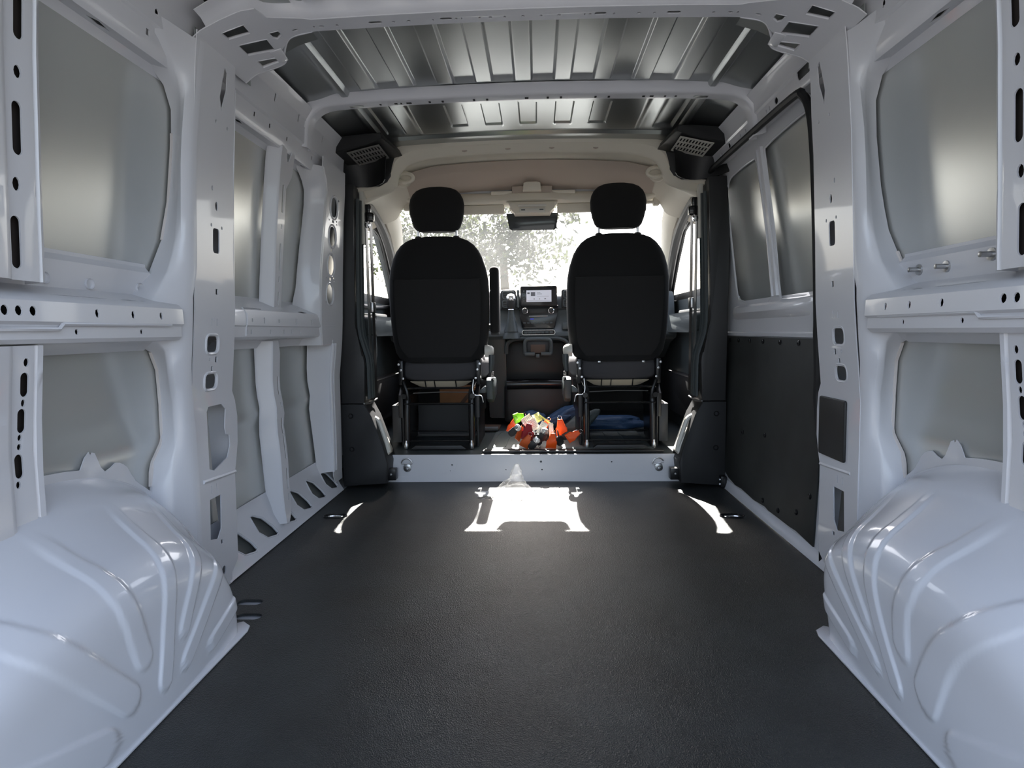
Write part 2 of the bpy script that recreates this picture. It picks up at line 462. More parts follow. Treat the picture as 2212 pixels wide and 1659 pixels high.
    sheet('tail_post', [(.60, .40), (1.11, .40), (1.11, .735), (.60, .735)], lo_h, lambda y, z: (sx*LPX(y, z), y, z), P, w, .003,
          cu=(.995, 1.005, 1.015, 1.056, 1.061, 1.066, 1.071, 1.08, 1.09, 1.1), cv=(.5, .6, .68))
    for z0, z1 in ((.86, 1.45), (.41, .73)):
        grid('post_shade_plate', [[(sx*(xi(z)+.030), y, z) for z in (z0, (z0+z1)/2, z1)] for y in (.6, .9, 1.085)], 'wax_brown_shade', w, thick=.002)  # added plate: wax brown, painted dark for the shade inside the closed post
    grid('rail_shade_plate', [[(sx*.905, y, .822), (sx*.90, y, .80), (sx*.90, y, .745)] for y in (.6, 1.0, 1.48)], 'hole_shade', w, thick=.002)  # added near-black plate paints the shade behind the rail holes
    # bottom corner behind the wheel arch front
    grid('sill_corner', [[(sx*.905, y, .0), (sx*.915, y, .05), (sx*(xs(.2)-.01), y, .16)] for y in (1.40, 1.58)], P, w, smooth=60, thick=.002)
    if L: front_bay(sx, w)
    return w

def front_bay(sx, w):
    P = 'white_paint'
    # waist rail
    WR = [(.975, .885), (.965, .868), (.905, .838), (.884, .828), (.878, .812), (.877, .778), (.882, .774), (.884, .742), (.892, .735), (.95, .728), (.97, .70)]
    def wh(S_):
        H = []; mid = lambda k, t=.5: lerp(S_[k], S_[k+1], t)
        H += [[(1.86, mid(2, .25)), (1.88, mid(2, .6)), (1.99, mid(2, .6)), (2.01, mid(2, .3))], diamond(2.36, mid(2, .45), .05, .010)]
        for y, h in ((1.90, .007), (1.985, .012), (2.10, .007), (2.25, .014), (2.41, .013), (2.53, .010)): H.append(rrect(y, mid(4), .004, h*.8, .0005, 1))
        for y in (1.87, 1.90, 2.04, 2.15, 2.22, 2.30, 2.40, 2.52): H.append(rrect(y, mid(6), .004, .007, .0005, 1))
        H += [diamond(2.05, mid(8), .05, .006), diamond(2.3, mid(8), .04, .006)]
        return H
    rail('waist_rail', sx, WR, 1.76, 2.70, wh, P, w)
    tube('rail_joint', [(sx*.889, 1.855, .835), (sx*.876, 1.862, .812), (sx*.875, 1.858, .78), (sx*.881, 1.862, .772), (sx*.882, 1.860, .744)], .0025, P, w, 6)
    # middle posts: upper and lower
    def post(z0, z1, ycen, holes, wob):
        bx = lambda z: xs(z)-.008
        rows = []
        n = 14
        for k in range(n+1):
            z = lerp(z0, z1, k/n); y = ycen(z); d = wob(z)
            X0 = bx(z); X1 = X0-.045-d
            rows.append([(sx*X0, y-.012, z), (sx*(X0-.008), y-.004, z), (sx*(X1+.006), y+.008, z), (sx*X1, y+.014, z)])
        grid('post_flank', rows, P, w, smooth=50, thick=.002)
        return lambda y, z: (sx*(bx(z)-.045-wob(z)+(y-.0)*0), ycen(z)+y, z)
    yc1 = lambda z: interp([(.84, 2.150), (1.30, 2.155), (1.40, 2.16)], z)
    f = post(.84, 1.415, yc1, None, lambda z: .0)
    sheet('middle_post', [(.012, .84), (.075, .84), (.075, 1.28), (.115, 1.33), (.125, 1.415), (.10, 1.42), (.085, 1.38), (.065, 1.375), (.055, 1.415), (.012, 1.42)],
          [rrect(.05, 1.24, .008, .05, .004), rrect(.05, 1.14, .006, .008, .001, 1), rrect(.05, 1.03, .006, .05, .003), rrect(.05, .95, .006, .01, .001, 1), rrect(.05, .88, .006, .025, .003)], f, P, w, .003, cv=(.95, 1.05, 1.15, 1.25, 1.33))
    wob = lambda z: .004*math.sin((z-.2)*14)+.01
    yc2 = lambda z: interp([(.05, 2.13), (.72, 2.12)], z)
    f = post(.05, .725, yc2, None, wob)
    sheet('middle_post', [(.012, .05), (.035, .045), (.05, .06), (.075, .10), (.075, .62), (.075, .68), (.06, .725), (.012, .725)],
          [rrect(.058, .56, .006, .035, .003), rrect(.058, .49, .005, .008, .001, 1), rrect(.058, .41, .006, .03, .003), rrect(.058, .33, .006, .045, .003), rrect(.058, .21, .006, .04, .003), rrect(.058, .14, .005, .012, .001, 1)], f, P, w, .003,
          cv=[.05+.045*k for k in range(1, 15)])
    # B post with the four oval openings
    def bx(y, z): return xi(z)+.006
    ov = [rrect(2.65-.012*k, 1.295-.125*k, .040, .042, .038, 6) for k in range(4)]
    sm = []
    for k in (0, 1, 2):
        z = 1.235-.125*k; y = 2.644-.012*k
        sm.append(rrect(y, z, .012, .006, .001, 1))
        if k != 1: sm += [oval(y-.05, z, .006, .004, 8), rrect(y+.045, z+.007, .008, .003, .0005, 1), oval(y+.048, z-.006, .006, .004, 8)]
    sm += [oval(2.705, 1.335, .007, .005, 8), oval(2.57, .885, .007, .006, 8)]
    outer = [(2.53, .70), (2.50, .80), (2.50, 1.0), (2.53, 1.2), (2.545, 1.34), (2.53, 1.385), (2.49, 1.42), (2.49, 1.47), (2.77, 1.47), (2.785, 1.38), (2.79, .84), (2.80, .70), (2.795, .06), (2.70, .06), (2.675, .10), (2.67, .70)]
    b = sheet('front_post', outer, ov+sm, lambda y, z: (sx*bx(y, z), y, z), P, w, .003, cv=(.3, .55, .72, .82, .9, 1.0, 1.1, 1.25, 1.35, 1.42),
              lips=[(rrect(2.65-.012*k, 1.295-.125*k, .046, .049, .043, 6), .004) for k in range(4)])
    rows = []
    for z in (.70, .78, .82, .88, .94, 1.0, 1.1, 1.2, 1.28, 1.34, 1.37, 1.39, 1.41, 1.43):
        y = interp([(.70, 2.53), (.80, 2.50), (1.0, 2.50), (1.2, 2.53), (1.34, 2.545), (1.385, 2.53), (1.42, 2.49)], z); X0 = xs(z)-.008; X1 = bx(0, z)
        q = interp([(.70, .06), (.84, .085), (.92, .04), (1.0, .03), (1.3, .03), (1.36, .05), (1.43, .12)], z)
        rows.append([(sx*X0, y-q, z), (sx*(X0-.012), y-q*.55, z), (sx*lerp(X0, X1, .6), y-q*.25, z), (sx*(X1+.004), y-.004, z), (sx*X1, y+.012, z)])
    grid('post_flank', rows, P, w, smooth=60, thick=.002)
    # lower door-side double edges
    for yy, r in ((2.665, .007), (2.70, .005)):
        tube('post_edge', [(sx*(xi(z)+.003), yy+.004*math.sin(z*9), z) for z in [.12+.045*k for k in range(14)]], r, P, w, 6)
    grid('post_flank', [[(sx*(xs(z)-.01), 2.60+.012*math.sin(z*9), z), (sx*(xi(z)+.04), 2.645+.008*math.sin(z*9), z), (sx*(xi(z)+.006), 2.668, z)] for z in [.12+.06*k for k in range(11)]], P, w, smooth=60, thick=.002)
    # sill with six scalloped openings
    grid('sill_shade_sheet', [[(sx*(x+.007), y, z-.004) for x, z in ((.908, .006), (.930, .03), (.953, .085), (.960, .125))] for y in (1.72, 2.2, 2.79)], 'sill_shade_grey', w)  # added dark grey sheet, its colour stands for the shade behind the openings
    SP = [(.902, .002), (.906, .010), (.918, .030), (.946, .090), (.958, .14), (.967, .175)]
    f, S_ = profile_map(SP, sx)
    holes = []
    for k in range(6):
        y = 1.845+.165*k
        lo, hi = lerp(S_[1], S_[2], .7), lerp(S_[3], S_[4], .75)
        holes.append([(y-.045, hi), (y-.03, hi+.003), (y+.03, lerp(lo, hi, .78)), (y+.075, lerp(lo, hi, .34)), (y+.088, lerp(lo, hi, .08)), (y+.075, lo), (y+.01, lerp(lo, hi, .12)), (y-.025, lerp(lo, hi, .42))])
    sheet('sill', [(1.72, 0), (2.79, 0), (2.79, S_[-1]), (1.72, S_[-1])], holes, f, 'white_gloss', w, .003, cv=S_[1:-1], lips=[(h, .0045) for h in holes])
WL = side_wall(-1)
WR_ = side_wall(1)
# the two walls are not laid out alike: the posts of the sliding door side stand a little farther forward
DYR = [(.3, .075), (1.05, .075), (1.25, .085), (1.45, .07), (1.58, .075), (1.80, .08), (1.9, 0)]
for o in [WR_]+list(WR_.children):
    for v in o.data.vertices: v.co.y += interp(DYR, v.co.y)
    o.data.update()

# ---- roof
RIBC = [-.581+.1425*k for k in range(9)]
def roof_z(x, y):
    ax = abs(x)
    z = 1.668-.022*(ax/.72)**2
    if ax > .70: z -= .5*(ax-.70)**1.6*1.3
    # longitudinal ribs between and behind the bows
    if y < 2.40:
        env = sstep(.0, .03, y-.5)*(1-sstep(2.27, 2.31, y))
        for c in RIBC:
            d = abs(x-c)
            if d < .05: z -= .013*(1-sstep(.026, .036, d))*env
    else:
        # pressed frame with five plates, side plates
        fx = sstep(.56-.10*sstep(2.45, 2.85, y)*0, .50, ax)
        inside = (1-sstep(.475, .50, ax))*sstep(2.40, 2.41, y)*(1-sstep(2.82, 2.85, y))
        z -= .010*inside
        for c in (-.30, -.15, 0, .15, .30):
            z += .007*(1-sstep(.034, .038, abs(x-c)))*sstep(2.49, 2.495, y)*(1-sstep(2.735, 2.745, y))
        for c in (-.60, .60):
            z += .012*(1-sstep(.036, .046, abs(x-c)))*sstep(2.42, 2.43, y)*(1-sstep(2.80, 2.83, y))
        z -= .012*sstep(2.86, 2.88, y)
    # thin bead near the rails
    z -= .012*(1-sstep(.010, .022, abs(ax-.685)))*(1 if y < 2.95 else 0)
    return z
def build_roof():
    X = sorted(set([round(-.86+.006*k, 4) for k in range(287)]+[round(c+s*o, 4) for c in RIBC for s in (-1, 1) for o in (.026, .0285, .031, .0335, .036)]))
    Y = [.30, .5, .52, .54, 1.0, 1.5, 2.0, 2.2, 2.26, 2.27, 2.28, 2.29, 2.30, 2.31, 2.34, 2.395, 2.4, 2.405, 2.41, 2.42, 2.425, 2.43, 2.46, 2.489, 2.4925, 2.496, 2.6, 2.7, 2.734, 2.74, 2.746, 2.77, 2.80, 2.81, 2.82, 2.83, 2.84, 2.85, 2.86, 2.87, 2.88, 3.0, 3.10]
    rf = grid('ceiling', [[(x, y, roof_z(x, y)) for x in X] for y in Y], 'roof_paint', None, smooth=25)
    tag(rf, 'grey ribbed sheet metal roof seen from inside the van', kind='structure')
    # outer roof shell closes the gap above
    grid('roof_shell', [[(x, y, 1.735-.05*(x/.8)**2) for x in (-.86, -.7, -.4, 0, .4, .7, .86)] for y in (.28, 3.12)], 'white_paint', rf, thick=.02)
    P = 'white_paint'
    # bow 1: big roof bow with pierced gussets
    zb = lambda x: 1.618-.010*(x/.6)**2-max(0, abs(x)-.58)**2*1.5
    holes = []
    for s in (-1, 1):
        holes += [[(s*.737, 1.635), (s*.787, 1.615), (s*.787, 1.652), (s*.739, 1.680)], [(s*.718, 1.735), (s*.781, 1.692), (s*.783, 1.752), (s*.722, 1.800)],
                  [(s*.715, 1.845), (s*.777, 1.795), (s*.778, 1.838), (s*.719, 1.862)], [(s*.680, 1.722), (s*.706, 1.715), (s*.706, 1.744), (s*.696, 1.758), (s*.678, 1.746)]]
        for x, h in ((.412, .019), (.213, .017)): holes.append(rrect(s*x, 1.742, h, .007, .007, 4))
        for x, h in ((.64, .009), (.565, .008), (.585, .003), (.52, .005), (.36, .004), (.318, .006), (.25, .003), (.185, .004), (.17, .002)): holes.append(oval(s*x, 1.744, h, .005, 8))
    for x, h in ((-.09, .005), (-.05, .004), (.0, .005), (.05, .004), (-.12, .004), (.10, .005)): holes.append(oval(x, 1.744, h, .005, 8))
    half = [(.63, 1.77), (.665, 1.772), (.712, 1.815), (.718, 1.872), (.745, 1.876), (.80, 1.842), (.835, 1.838), (.835, 1.56), (.815, 1.56), (.72, 1.585), (.69, 1.60), (.68, 1.65), (.655, 1.67), (.58, 1.706)]
    outer = [(x, y) for x, y in half]+[(-x, y) for x, y in half[::-1]]
    outer = [(.58, 1.768)]+[(x, y) for x, y in half]+[(-x, y) for x, y in half[::-1]]+[(-.58, 1.768)]
    b1 = sheet('roof_bow', outer, holes, lambda x, y: (x, y, zb(x)), P, rf, .003, lips=[(h, .004) for h in holes if len(h) in (4, 5)], cu=[s*v for s in (-1, 1) for v in (.2, .4, .6, .65, .69, .73, .77, .80)]+[0])
    rows = []
    for k in range(81):
        x = -.80+.02*k; ax = abs(x)
        yf_ = interp([(0, 1.706), (.58, 1.706), (.655, 1.67), (.68, 1.65), (.69, 1.60), (.72, 1.585), (.80, 1.565)], ax)
        zt = roof_z(min(ax, .55), 1.4)-.004 if ax < .6 else zb(x)+lerp(.045, .012, sstep(.6, .8, ax))
        up = zt-zb(x)
        rows.append([(x, yf_+.004, zb(x)), (x, yf_-.004, zb(x)+up*.12), (x, yf_-.012, zb(x)+up*.4), (x, yf_-.022, zb(x)+up*.85), (x, yf_-.034, zt), (x, yf_-.055, zt+.002)])
    grid('roof_bow_face', rows, P, rf, smooth=60, thick=.002)
    grid('roof_bow_front', [[(x, 1.768, zb(x)), (x, 1.772, roof_z(x, 1.8)-.003)] for x in [-.62+.062*k for k in range(21)]], P, rf, thick=.002)
    for s in (-1, 1):
        grid('gusset_backing', [[(s*x, y, zb(x)+.022+.03*(.84-x)) for x in (.62, .68, .74, .79, .835)] for y in (1.60, 1.72, 1.87)], 'roof_paint', rf, thick=.002)  # added plate, shuts out light so the gusset holes stay dark
        grid('gusset_wall', [[(s*.834, y, zb(.834)), (s*.834, y, zb(.834)+.03)] for y in (1.57, 1.72, 1.87)], 'roof_paint', rf, thick=.002)
    for s in (-1, 1):   # stamped step on the gusset and fixing tab
        prism('gusset_tab', [(s*.705, 1.80), (s*.735, 1.79), (s*.735, 1.86), (s*.712, 1.868)], lambda p: (p[0], p[1], zb(p[0])-.001), lambda p: (p[0], p[1], zb(p[0])-.006), P, rf, bevel=.002)
        tube('gusset_edge', catmull([(s*.835, 1.84, zb(.835)), (s*.80, 1.845, zb(.80)), (s*.76, 1.872, zb(.76)), (s*.725, 1.876, zb(.725)), (s*.708, 1.83, zb(.708)), (s*.668, 1.776, zb(.668)), (s*.60, 1.77, zb(.60))], 5), .004, P, rf, 6)
    # bow 2: slim bow with rounded ends
    path = catmull([(-.842, 1.46), (-.834, 1.53), (-.816, 1.573), (-.775, 1.602), (-.70, 1.613), (-.5, 1.622), (0, 1.63), (.5, 1.622), (.70, 1.613), (.775, 1.602), (.816, 1.573), (.834, 1.53), (.842, 1.46)], 6)
    rows = []
    for i, p in enumerate(path):
        a, b = path[max(0, i-1)], path[min(len(path)-1, i+1)]
        t = (b-a).normalized(); nrm = Vector((t.y, -t.x))      # towards the inside of the van
        if nrm.dot(Vector((0, 1.2))-p) < 0: nrm = -nrm
        def q(o, y): return (p.x+nrm.x*o, y, p.y+nrm.y*o)
        rows.append([q(-.035, 2.315), q(-.028, 2.328), q(-.008, 2.336), q(-.002, 2.340), q(0, 2.346), q(0, 2.392), q(-.03, 2.396)])
    grid('roof_bow', rows, P, rf, smooth=60, thick=.002)
    bm = bmesh.new()
    for x, h in ((-.50, .006), (-.48, .003), (-.45, .010), (-.37, .004), (-.32, .004), (-.2, .004), (-.15, .004), (0, .007), (.08, .004), (.13, .004), (.26, .004), (.31, .004), (.44, .005), (.47, .007), (.52, .004), (.56, .004), (-.56, .004)):
        bz = interp([(0, 1.630), (.5, 1.624), (.76, 1.616)], abs(x))
        add_box(bm, (x-h, 2.364, bz-.0025), (x+h, 2.376, bz+.001))
    finish('bow_hole_shade', bm, 'hole_shade', rf, 0)  # no holes cut here: dark blocks paint the shade inside them
    for s in (-1, 1):
        prism('bow_recess', rrect(s*.68, 2.37, .055, .010, .010, 5), lambda p: (p[0], p[1], 1.617), lambda p: (p[0], p[1], 1.6145), 'roof_paint', rf, bevel=.001)
    return rf
ROOF = build_roof()

# ---- wheel arches
def wheel_arch(sx):
    L = sx < 0
    prof = [(.54, .455, .972), (.52, .44, .95), (.47, .40, .89), (.42, .36, .84), (.382, .332, .802), (.362, .312, .774), (.350, .290, .752), (.342, .262, .736), (.335, .225, .727), (.30, .17, .722), (.2, .11, .716), (.1, .05, .712), (0, 0, .710)]
    cur = catmull(prof, 10)
    Yc = 1.085
    ribs = [(100, .12, .026), (71, .05, .022), (52, .15, .019), (35, .10, .020), (14, .19, .020), (130, .09, .03), (162, .12, .032)]
    NT = 260
    rows = []
    for i, c in enumerate(cur):
        a, b, X = c
        row = []
        for k in range(NT+1):
            th = math.pi*k/NT
            ct, st = math.cos(th), math.sin(th)
            n = lerp(2.3, 2.8, min(1, max(0, (.965-X)/.2)))
            aa = a if ct > 0 else a+.14*min(1, a/.3)
            rr = (abs(ct)**n+abs(st)**n)**(-1/n)
            y = Yc+aa*rr*ct; z = b*rr*st
            x = X
            R_ = math.hypot(y-Yc, z)
            ang = math.atan2(z, y-Yc) if R_ > 1e-6 else 0
            R_ += max(0, X-.745)*1.1
            dsp = 0
            for cdeg, r0, hw in ribs:
                da = ang-math.radians(cdeg)
                if abs(da) > .8: continue
                u_, v_ = R_*math.cos(da), R_*math.sin(da)
                dd = abs(v_) if u_ > r0+hw else math.hypot(u_-r0-hw, v_)
                e = (1-sstep(hw-.006, hw+.001, dd))*(1-sstep(.83, .90, X))
                dsp = max(dsp, e*.005)
            # push along approximate outward normal
            fx = max(0., min(1., (.79-X)/.05)); fz = 1-fx
            x -= dsp*fx; z += dsp*fz*st; y += dsp*fz*ct*.6
            if not L: y += .095*sstep(.0, .22, z)
            row.append((sx*x, y, z+.001))
        rows.append(row)
    w = WL if L else WR_
    t = grid('wheel_arch', rows, 'white_gloss', w, smooth=75)
    t['label'] = 'white pressed steel wheel arch with radiating ribs'
    # flange resting on the floor
    prism('floor_flange', [(.706, .45), (.706, 1.43), (.712, 1.455), (.74, 1.478), (.80, 1.44), (.74, 1.40), (.735, .45)], lambda p: (sx*p[0], p[1], .0005), lambda p: (sx*p[0], p[1], .006), 'white_gloss', t, bevel=.002)
    # flange with tabs welded to the side panel
    n = 2.3; low = []; top = []
    for k in range(0, 61):
        th = math.pi*(8+k*1.75)/180
        ct, st = math.cos(th), math.sin(th); aa = .54 if ct > 0 else .54+.14
        rr = (abs(ct)**n+abs(st)**n)**(-1/n)
        y, z = Yc+aa*rr*ct, .455*rr*st
        tab = .018
        for ty, tw, thh in ((1.285, .025, .045), (1.385, .04, .035), (1.10, .018, .03), (.95, .02, .035)):
            tab += thh*math.exp(-((y-ty)/tw)**4)
        low.append((y, z-.01)); top.append((y, z+tab*max(.3, st)))
    fl = sheet('arch_flange', low+top[::-1], [oval(1.285, .495, .005, .009, 8), oval(1.10, .487, .005, .007, 8)], lambda y, z: (sx*(xs(z)-.010), y+(0 if L else .095*sstep(.0, .22, z)), z), 'white_paint', t, .002)
    return t
for s in (-1, 1): wheel_arch(s)

# ---- cab step riser
def build_step():
    holes = [oval(x, z, r, r, 8) for x, z, r in ((-.40, .085, .004), (-.41, .055, .002), (.045, .10, .006), (.05, .06, .004), (.395, .098, .004), (-.13, .06, .003))]
    t = sheet('trim_1', [(-.74, -.005), (.76, -.005), (.76, .137), (-.74, .137)], holes, lambda x, z: (x, 2.955, z), 'white_paint', None, .003)
    tag(t, 'white steel riser below the cab floor with two tie-down rings', kind='structure')
    for s in (-1, 1):
        tube('panel_seam', catmull([(s*.37, 2.953, .136), (s*.38, 2.953, .07), (s*.42, 2.953, .045), (s*.55, 2.953, .032), (s*.70, 2.953, .025)], 5), .0015, 'white_paint', t, 5)
    box('cab_floor', (-.96, 2.957, .07), (.96, 4.6, .135), 'grey_plastic', t)
    box('under_floor', (-.99, 2.96, -.25), (.99, 4.7, .07), 'black_plastic', t)
    return t
STEP = build_step()

# ================================================================== SLIDING DOOR (right)
def glass_mat(name, dust=.03, tint=(1, 1, 1)):
    m = bpy.data.materials.new(name); m.use_nodes = True
    n = m.node_tree.nodes; l = m.node_tree.links; n.clear()
    o = n.new('ShaderNodeOutputMaterial'); tr = n.new('ShaderNodeBsdfTransparent'); tr.inputs[0].default_value = (*tint, 1)
    gl = n.new('ShaderNodeBsdfGlossy'); gl.inputs['Roughness'].default_value = .02
    lw = n.new('ShaderNodeLayerWeight'); lw.inputs[0].default_value = .5
    pw = n.new('ShaderNodeMath'); pw.operation = 'POWER'; pw.inputs[1].default_value = 4; l.new(lw.outputs['Facing'], pw.inputs[0])
    fr = n.new('ShaderNodeMath'); fr.operation = 'MULTIPLY_ADD'; fr.inputs[1].default_value = .5; fr.inputs[2].default_value = .04; l.new(pw.outputs[0], fr.inputs[0])
    tl = n.new('ShaderNodeBsdfTranslucent'); tl.inputs[0].default_value = (.9, .92, .9, 1)
    nz = n.new('ShaderNodeTexNoise'); nz.inputs['Scale'].default_value = 3; nz.inputs['Detail'].default_value = 6
    mr = n.new('ShaderNodeMapRange'); mr.inputs[3].default_value = dust*.6; mr.inputs[4].default_value = dust*1.4
    l.new(nz.outputs['Fac'], mr.inputs[0])
    m1 = n.new('ShaderNodeMixShader'); m2 = n.new('ShaderNodeMixShader')
    l.new(fr.outputs[0], m1.inputs[0]); l.new(tr.outputs[0], m1.inputs[1]); l.new(gl.outputs[0], m1.inputs[2])
    l.new(mr.outputs[0], m2.inputs[0]); l.new(m1.outputs[0], m2.inputs[1]); l.new(tl.outputs[0], m2.inputs[2])
    l.new(m2.outputs[0], o.inputs[0])
    MATS[name] = m
glass_mat('windscreen_glass', .012)
glass_mat('side_glass', .02)

def sliding_door():
    P = 'white_paint'
    dxr = lambda z: interp([(0, .918), (.3, .93), (.7, .945), (.85, .942), (1.1, .93), (1.45, .90), (1.55, .885)], z)
    zs = [-.06, 0, .1, .2, .3, .42, .465, .50, .555, .68, .75, .85, .97, 1.1, 1.25, 1.4, 1.46, 1.52]
    d = grid('door_1', [[(xs(z)+.004, y, z) for z in zs] for y in (1.80, 2.1, 2.4, 2.7, 3.08)], 'skin_paint', None, thick=.002, smooth=50)
    tag(d, 'white sliding side door with two pressed upper panels and a black lower lining', kind='structure')
    rp = [(2.035, .87), (2.06, .852), (2.27, .852), (2.29, .87), (2.385, 1.40), (2.37, 1.44), (2.06, 1.44), (2.035, 1.40)]
    rp = [(2.00, .875), (2.02, .855), (2.285, .855), (2.31, .88), (2.40, 1.38), (2.385, 1.43), (2.03, 1.44), (2.00, 1.41)]
    fp = [(2.39, .868), (2.72, .868), (2.77, .89), (2.80, .94), (2.86, 1.33), (2.84, 1.39), (2.78, 1.42), (2.50, 1.42), (2.475, 1.39)]
    outer = [(1.90, .02), (3.04, .02), (3.04, 1.40), (2.98, 1.50), (2.03, 1.50), (1.94, 1.44), (1.90, 1.30)]
    inner = sheet('door_frame', outer, [rp, fp], lambda y, z: (dxr(z), y, z), P, d, .003, cv=(.1, .3, .5, .7, .85, 1.0, 1.1, 1.25, 1.4, 1.45))
    tube('panel_edge', catmull([(dxr(z)-.0, y, z) for y, z in fp], 4, True), .0045, P, d, 6, True)
    tube('panel_edge', catmull([(dxr(z)-.0, y, z) for y, z in rp], 4, True), .0045, P, d, 6, True)
    # upright between the panels
    rows = []
    for k in range(15):
        z = lerp(.87, 1.44, k/14); yc = lerp(2.345, 2.435, k/14); hw = .030
        rows.append([(dxr(z)+.004, yc-hw-.004, z), (dxr(z)-.012, yc-hw+.004, z), (dxr(z)-.014, yc-.008, z), (dxr(z)-.004, yc-.004, z), (dxr(z)-.004, yc+.014, z), (dxr(z)-.012, yc+.018, z), (dxr(z)-.010, yc+hw-.002, z), (dxr(z)+.004, yc+hw+.004, z)])
    grid('door_upright', rows, P, d, smooth=40, thick=.002)
    bm = bmesh.new()
    for k, h in ((.75, .016), (.42, .014), (.62, .004)):
        z = lerp(.87, 1.44, k); yc = lerp(2.345, 2.435, k)+.005
        add_box(bm, (dxr(z)-.0065, yc-.006, z-h), (dxr(z)-.002, yc+.002, z+h))
    finish('upright_slot_shade', bm, 'hole_shade', d, 0)  # slots are not cut, dark blocks on the upright paint their shade
    # moulded waist ledge
    WL_ = [(.948, .868), (.940, .850), (.918, .838), (.915, .815), (.938, .790), (.946, .78)]
    rows = []
    for y in [1.90, 2.03, 2.06, 2.10, 2.4, 2.6, 2.76, 2.80, 2.84, 2.88]:
        e = sstep(2.03, 2.09, y)*(1-sstep(2.76, 2.86, y))
        rows.append([(lerp(dxr(z)-.001, x, e), y, z) for x, z in WL_])
    grid('waist_ledge', rows, P, d, smooth=50)
    # black hardboard lining with screws
    ol = [(1.92, .045), (2.05, .055), (2.1, .052), (2.3, .05), (2.33, .058), (2.45, .048), (2.6, .055), (2.68, .05), (2.78, .06), (2.88, .09), (2.92, .15), (2.925, .3), (2.915, .42), (2.93, .5), (2.92, .58), (2.935, .70), (2.92, .712), (1.92, .712)]
    ln = prism('door_lining', ol, lambda p: (dxr(p[1])-.003, p[0], p[1]), lambda p: (dxr(p[1])-.010, p[0], p[1]), 'hardboard', d, bevel=.002)
    ln['label'] = 'black hardboard lining screwed to the lower door'
    for k, (y, z) in enumerate([(2.86, .695), (2.74, .695), (2.60, .695), (2.45, .695), (2.28, .695), (2.12, .695), (1.99, .695), (2.62, .30), (2.37, .33), (2.2, .08), (2.05, .12), (2.35, .075), (1.96, .20)]):
        lathe('lining_screw', [(.010, .002), (.010, -.003), (.006, -.006), (0, -.006)], (dxr(z)-.010, y, z), 'black_gloss', ln, 'X', 10)
    grid('lining_rim', [[(dxr(.72)-.002, y, .735), (dxr(.72)-.010, y, .728), (dxr(.72)-.010, y, .716), (dxr(.72), y, .712)] for y in (1.92, 2.4, 2.96)], 'white_gloss', d)
    # sloping lower sill of the door aperture
    rows = [[(.903, y, .002), (.905, y, .012), (.915, y, .040), (.930, y, .052), (.934, y, .06)] for y in (1.80, 2.0, 2.3, 2.6, 2.9)]
    grid('door_sill', rows, 'white_gloss', d, smooth=50)
    # rubber aperture seal
    pts = [(1.868, .0), (1.870, .2), (1.872, .34), (1.90, .40), (1.925, .52), (1.915, .60), (1.90, .72), (1.888, .80), (1.885, 1.1), (1.888, 1.30), (1.90, 1.40), (1.94, 1.455), (2.0, 1.472), (2.4, 1.478), (2.80, 1.480), (2.90, 1.475), (2.96, 1.45), (2.985, 1.40), (2.99, 1.2), (2.99, .9), (2.985, .5), (2.97, .05)]
    sl = tube('aperture_seal', catmull([(xi(z)+.018-(.0 if y < 1.95 else 0), y, z) for y, z in pts], 5), .013, 'black_rubber', d, 8)
    sl['label'] = 'black rubber seal round the door opening'
    # lower runner bracket with bolts, front latch brackets
    br = box('runner_bracket', (.885, 2.80, .005), (.912, 2.845, .06), 'black_metal', d, .004)
    for z in (.02, .042): lathe('bolt', [(0, -.006), (.007, -.006), (.008, 0)], (.87+.015, 2.815, z), 'steel', br, 'X', 10)
    bm = bmesh.new()
    add_tube(bm, catmull([(.895, 2.985, .89), (.893, 2.94, .89), (.893, 2.93, .86), (.895, 2.90, .80), (.897, 2.86, .79)], 5), .008, 6)
    add_box(bm, (.885, 2.85, .735), (.915, 2.91, .81), .006)
    finish('latch_bracket', bm, 'black_plastic', d)
    box('striker_block', (.880, 2.86, .56), (.91, 2.93, .65), 'black_plastic', d, .008)
    return d
DOOR1 = sliding_door()

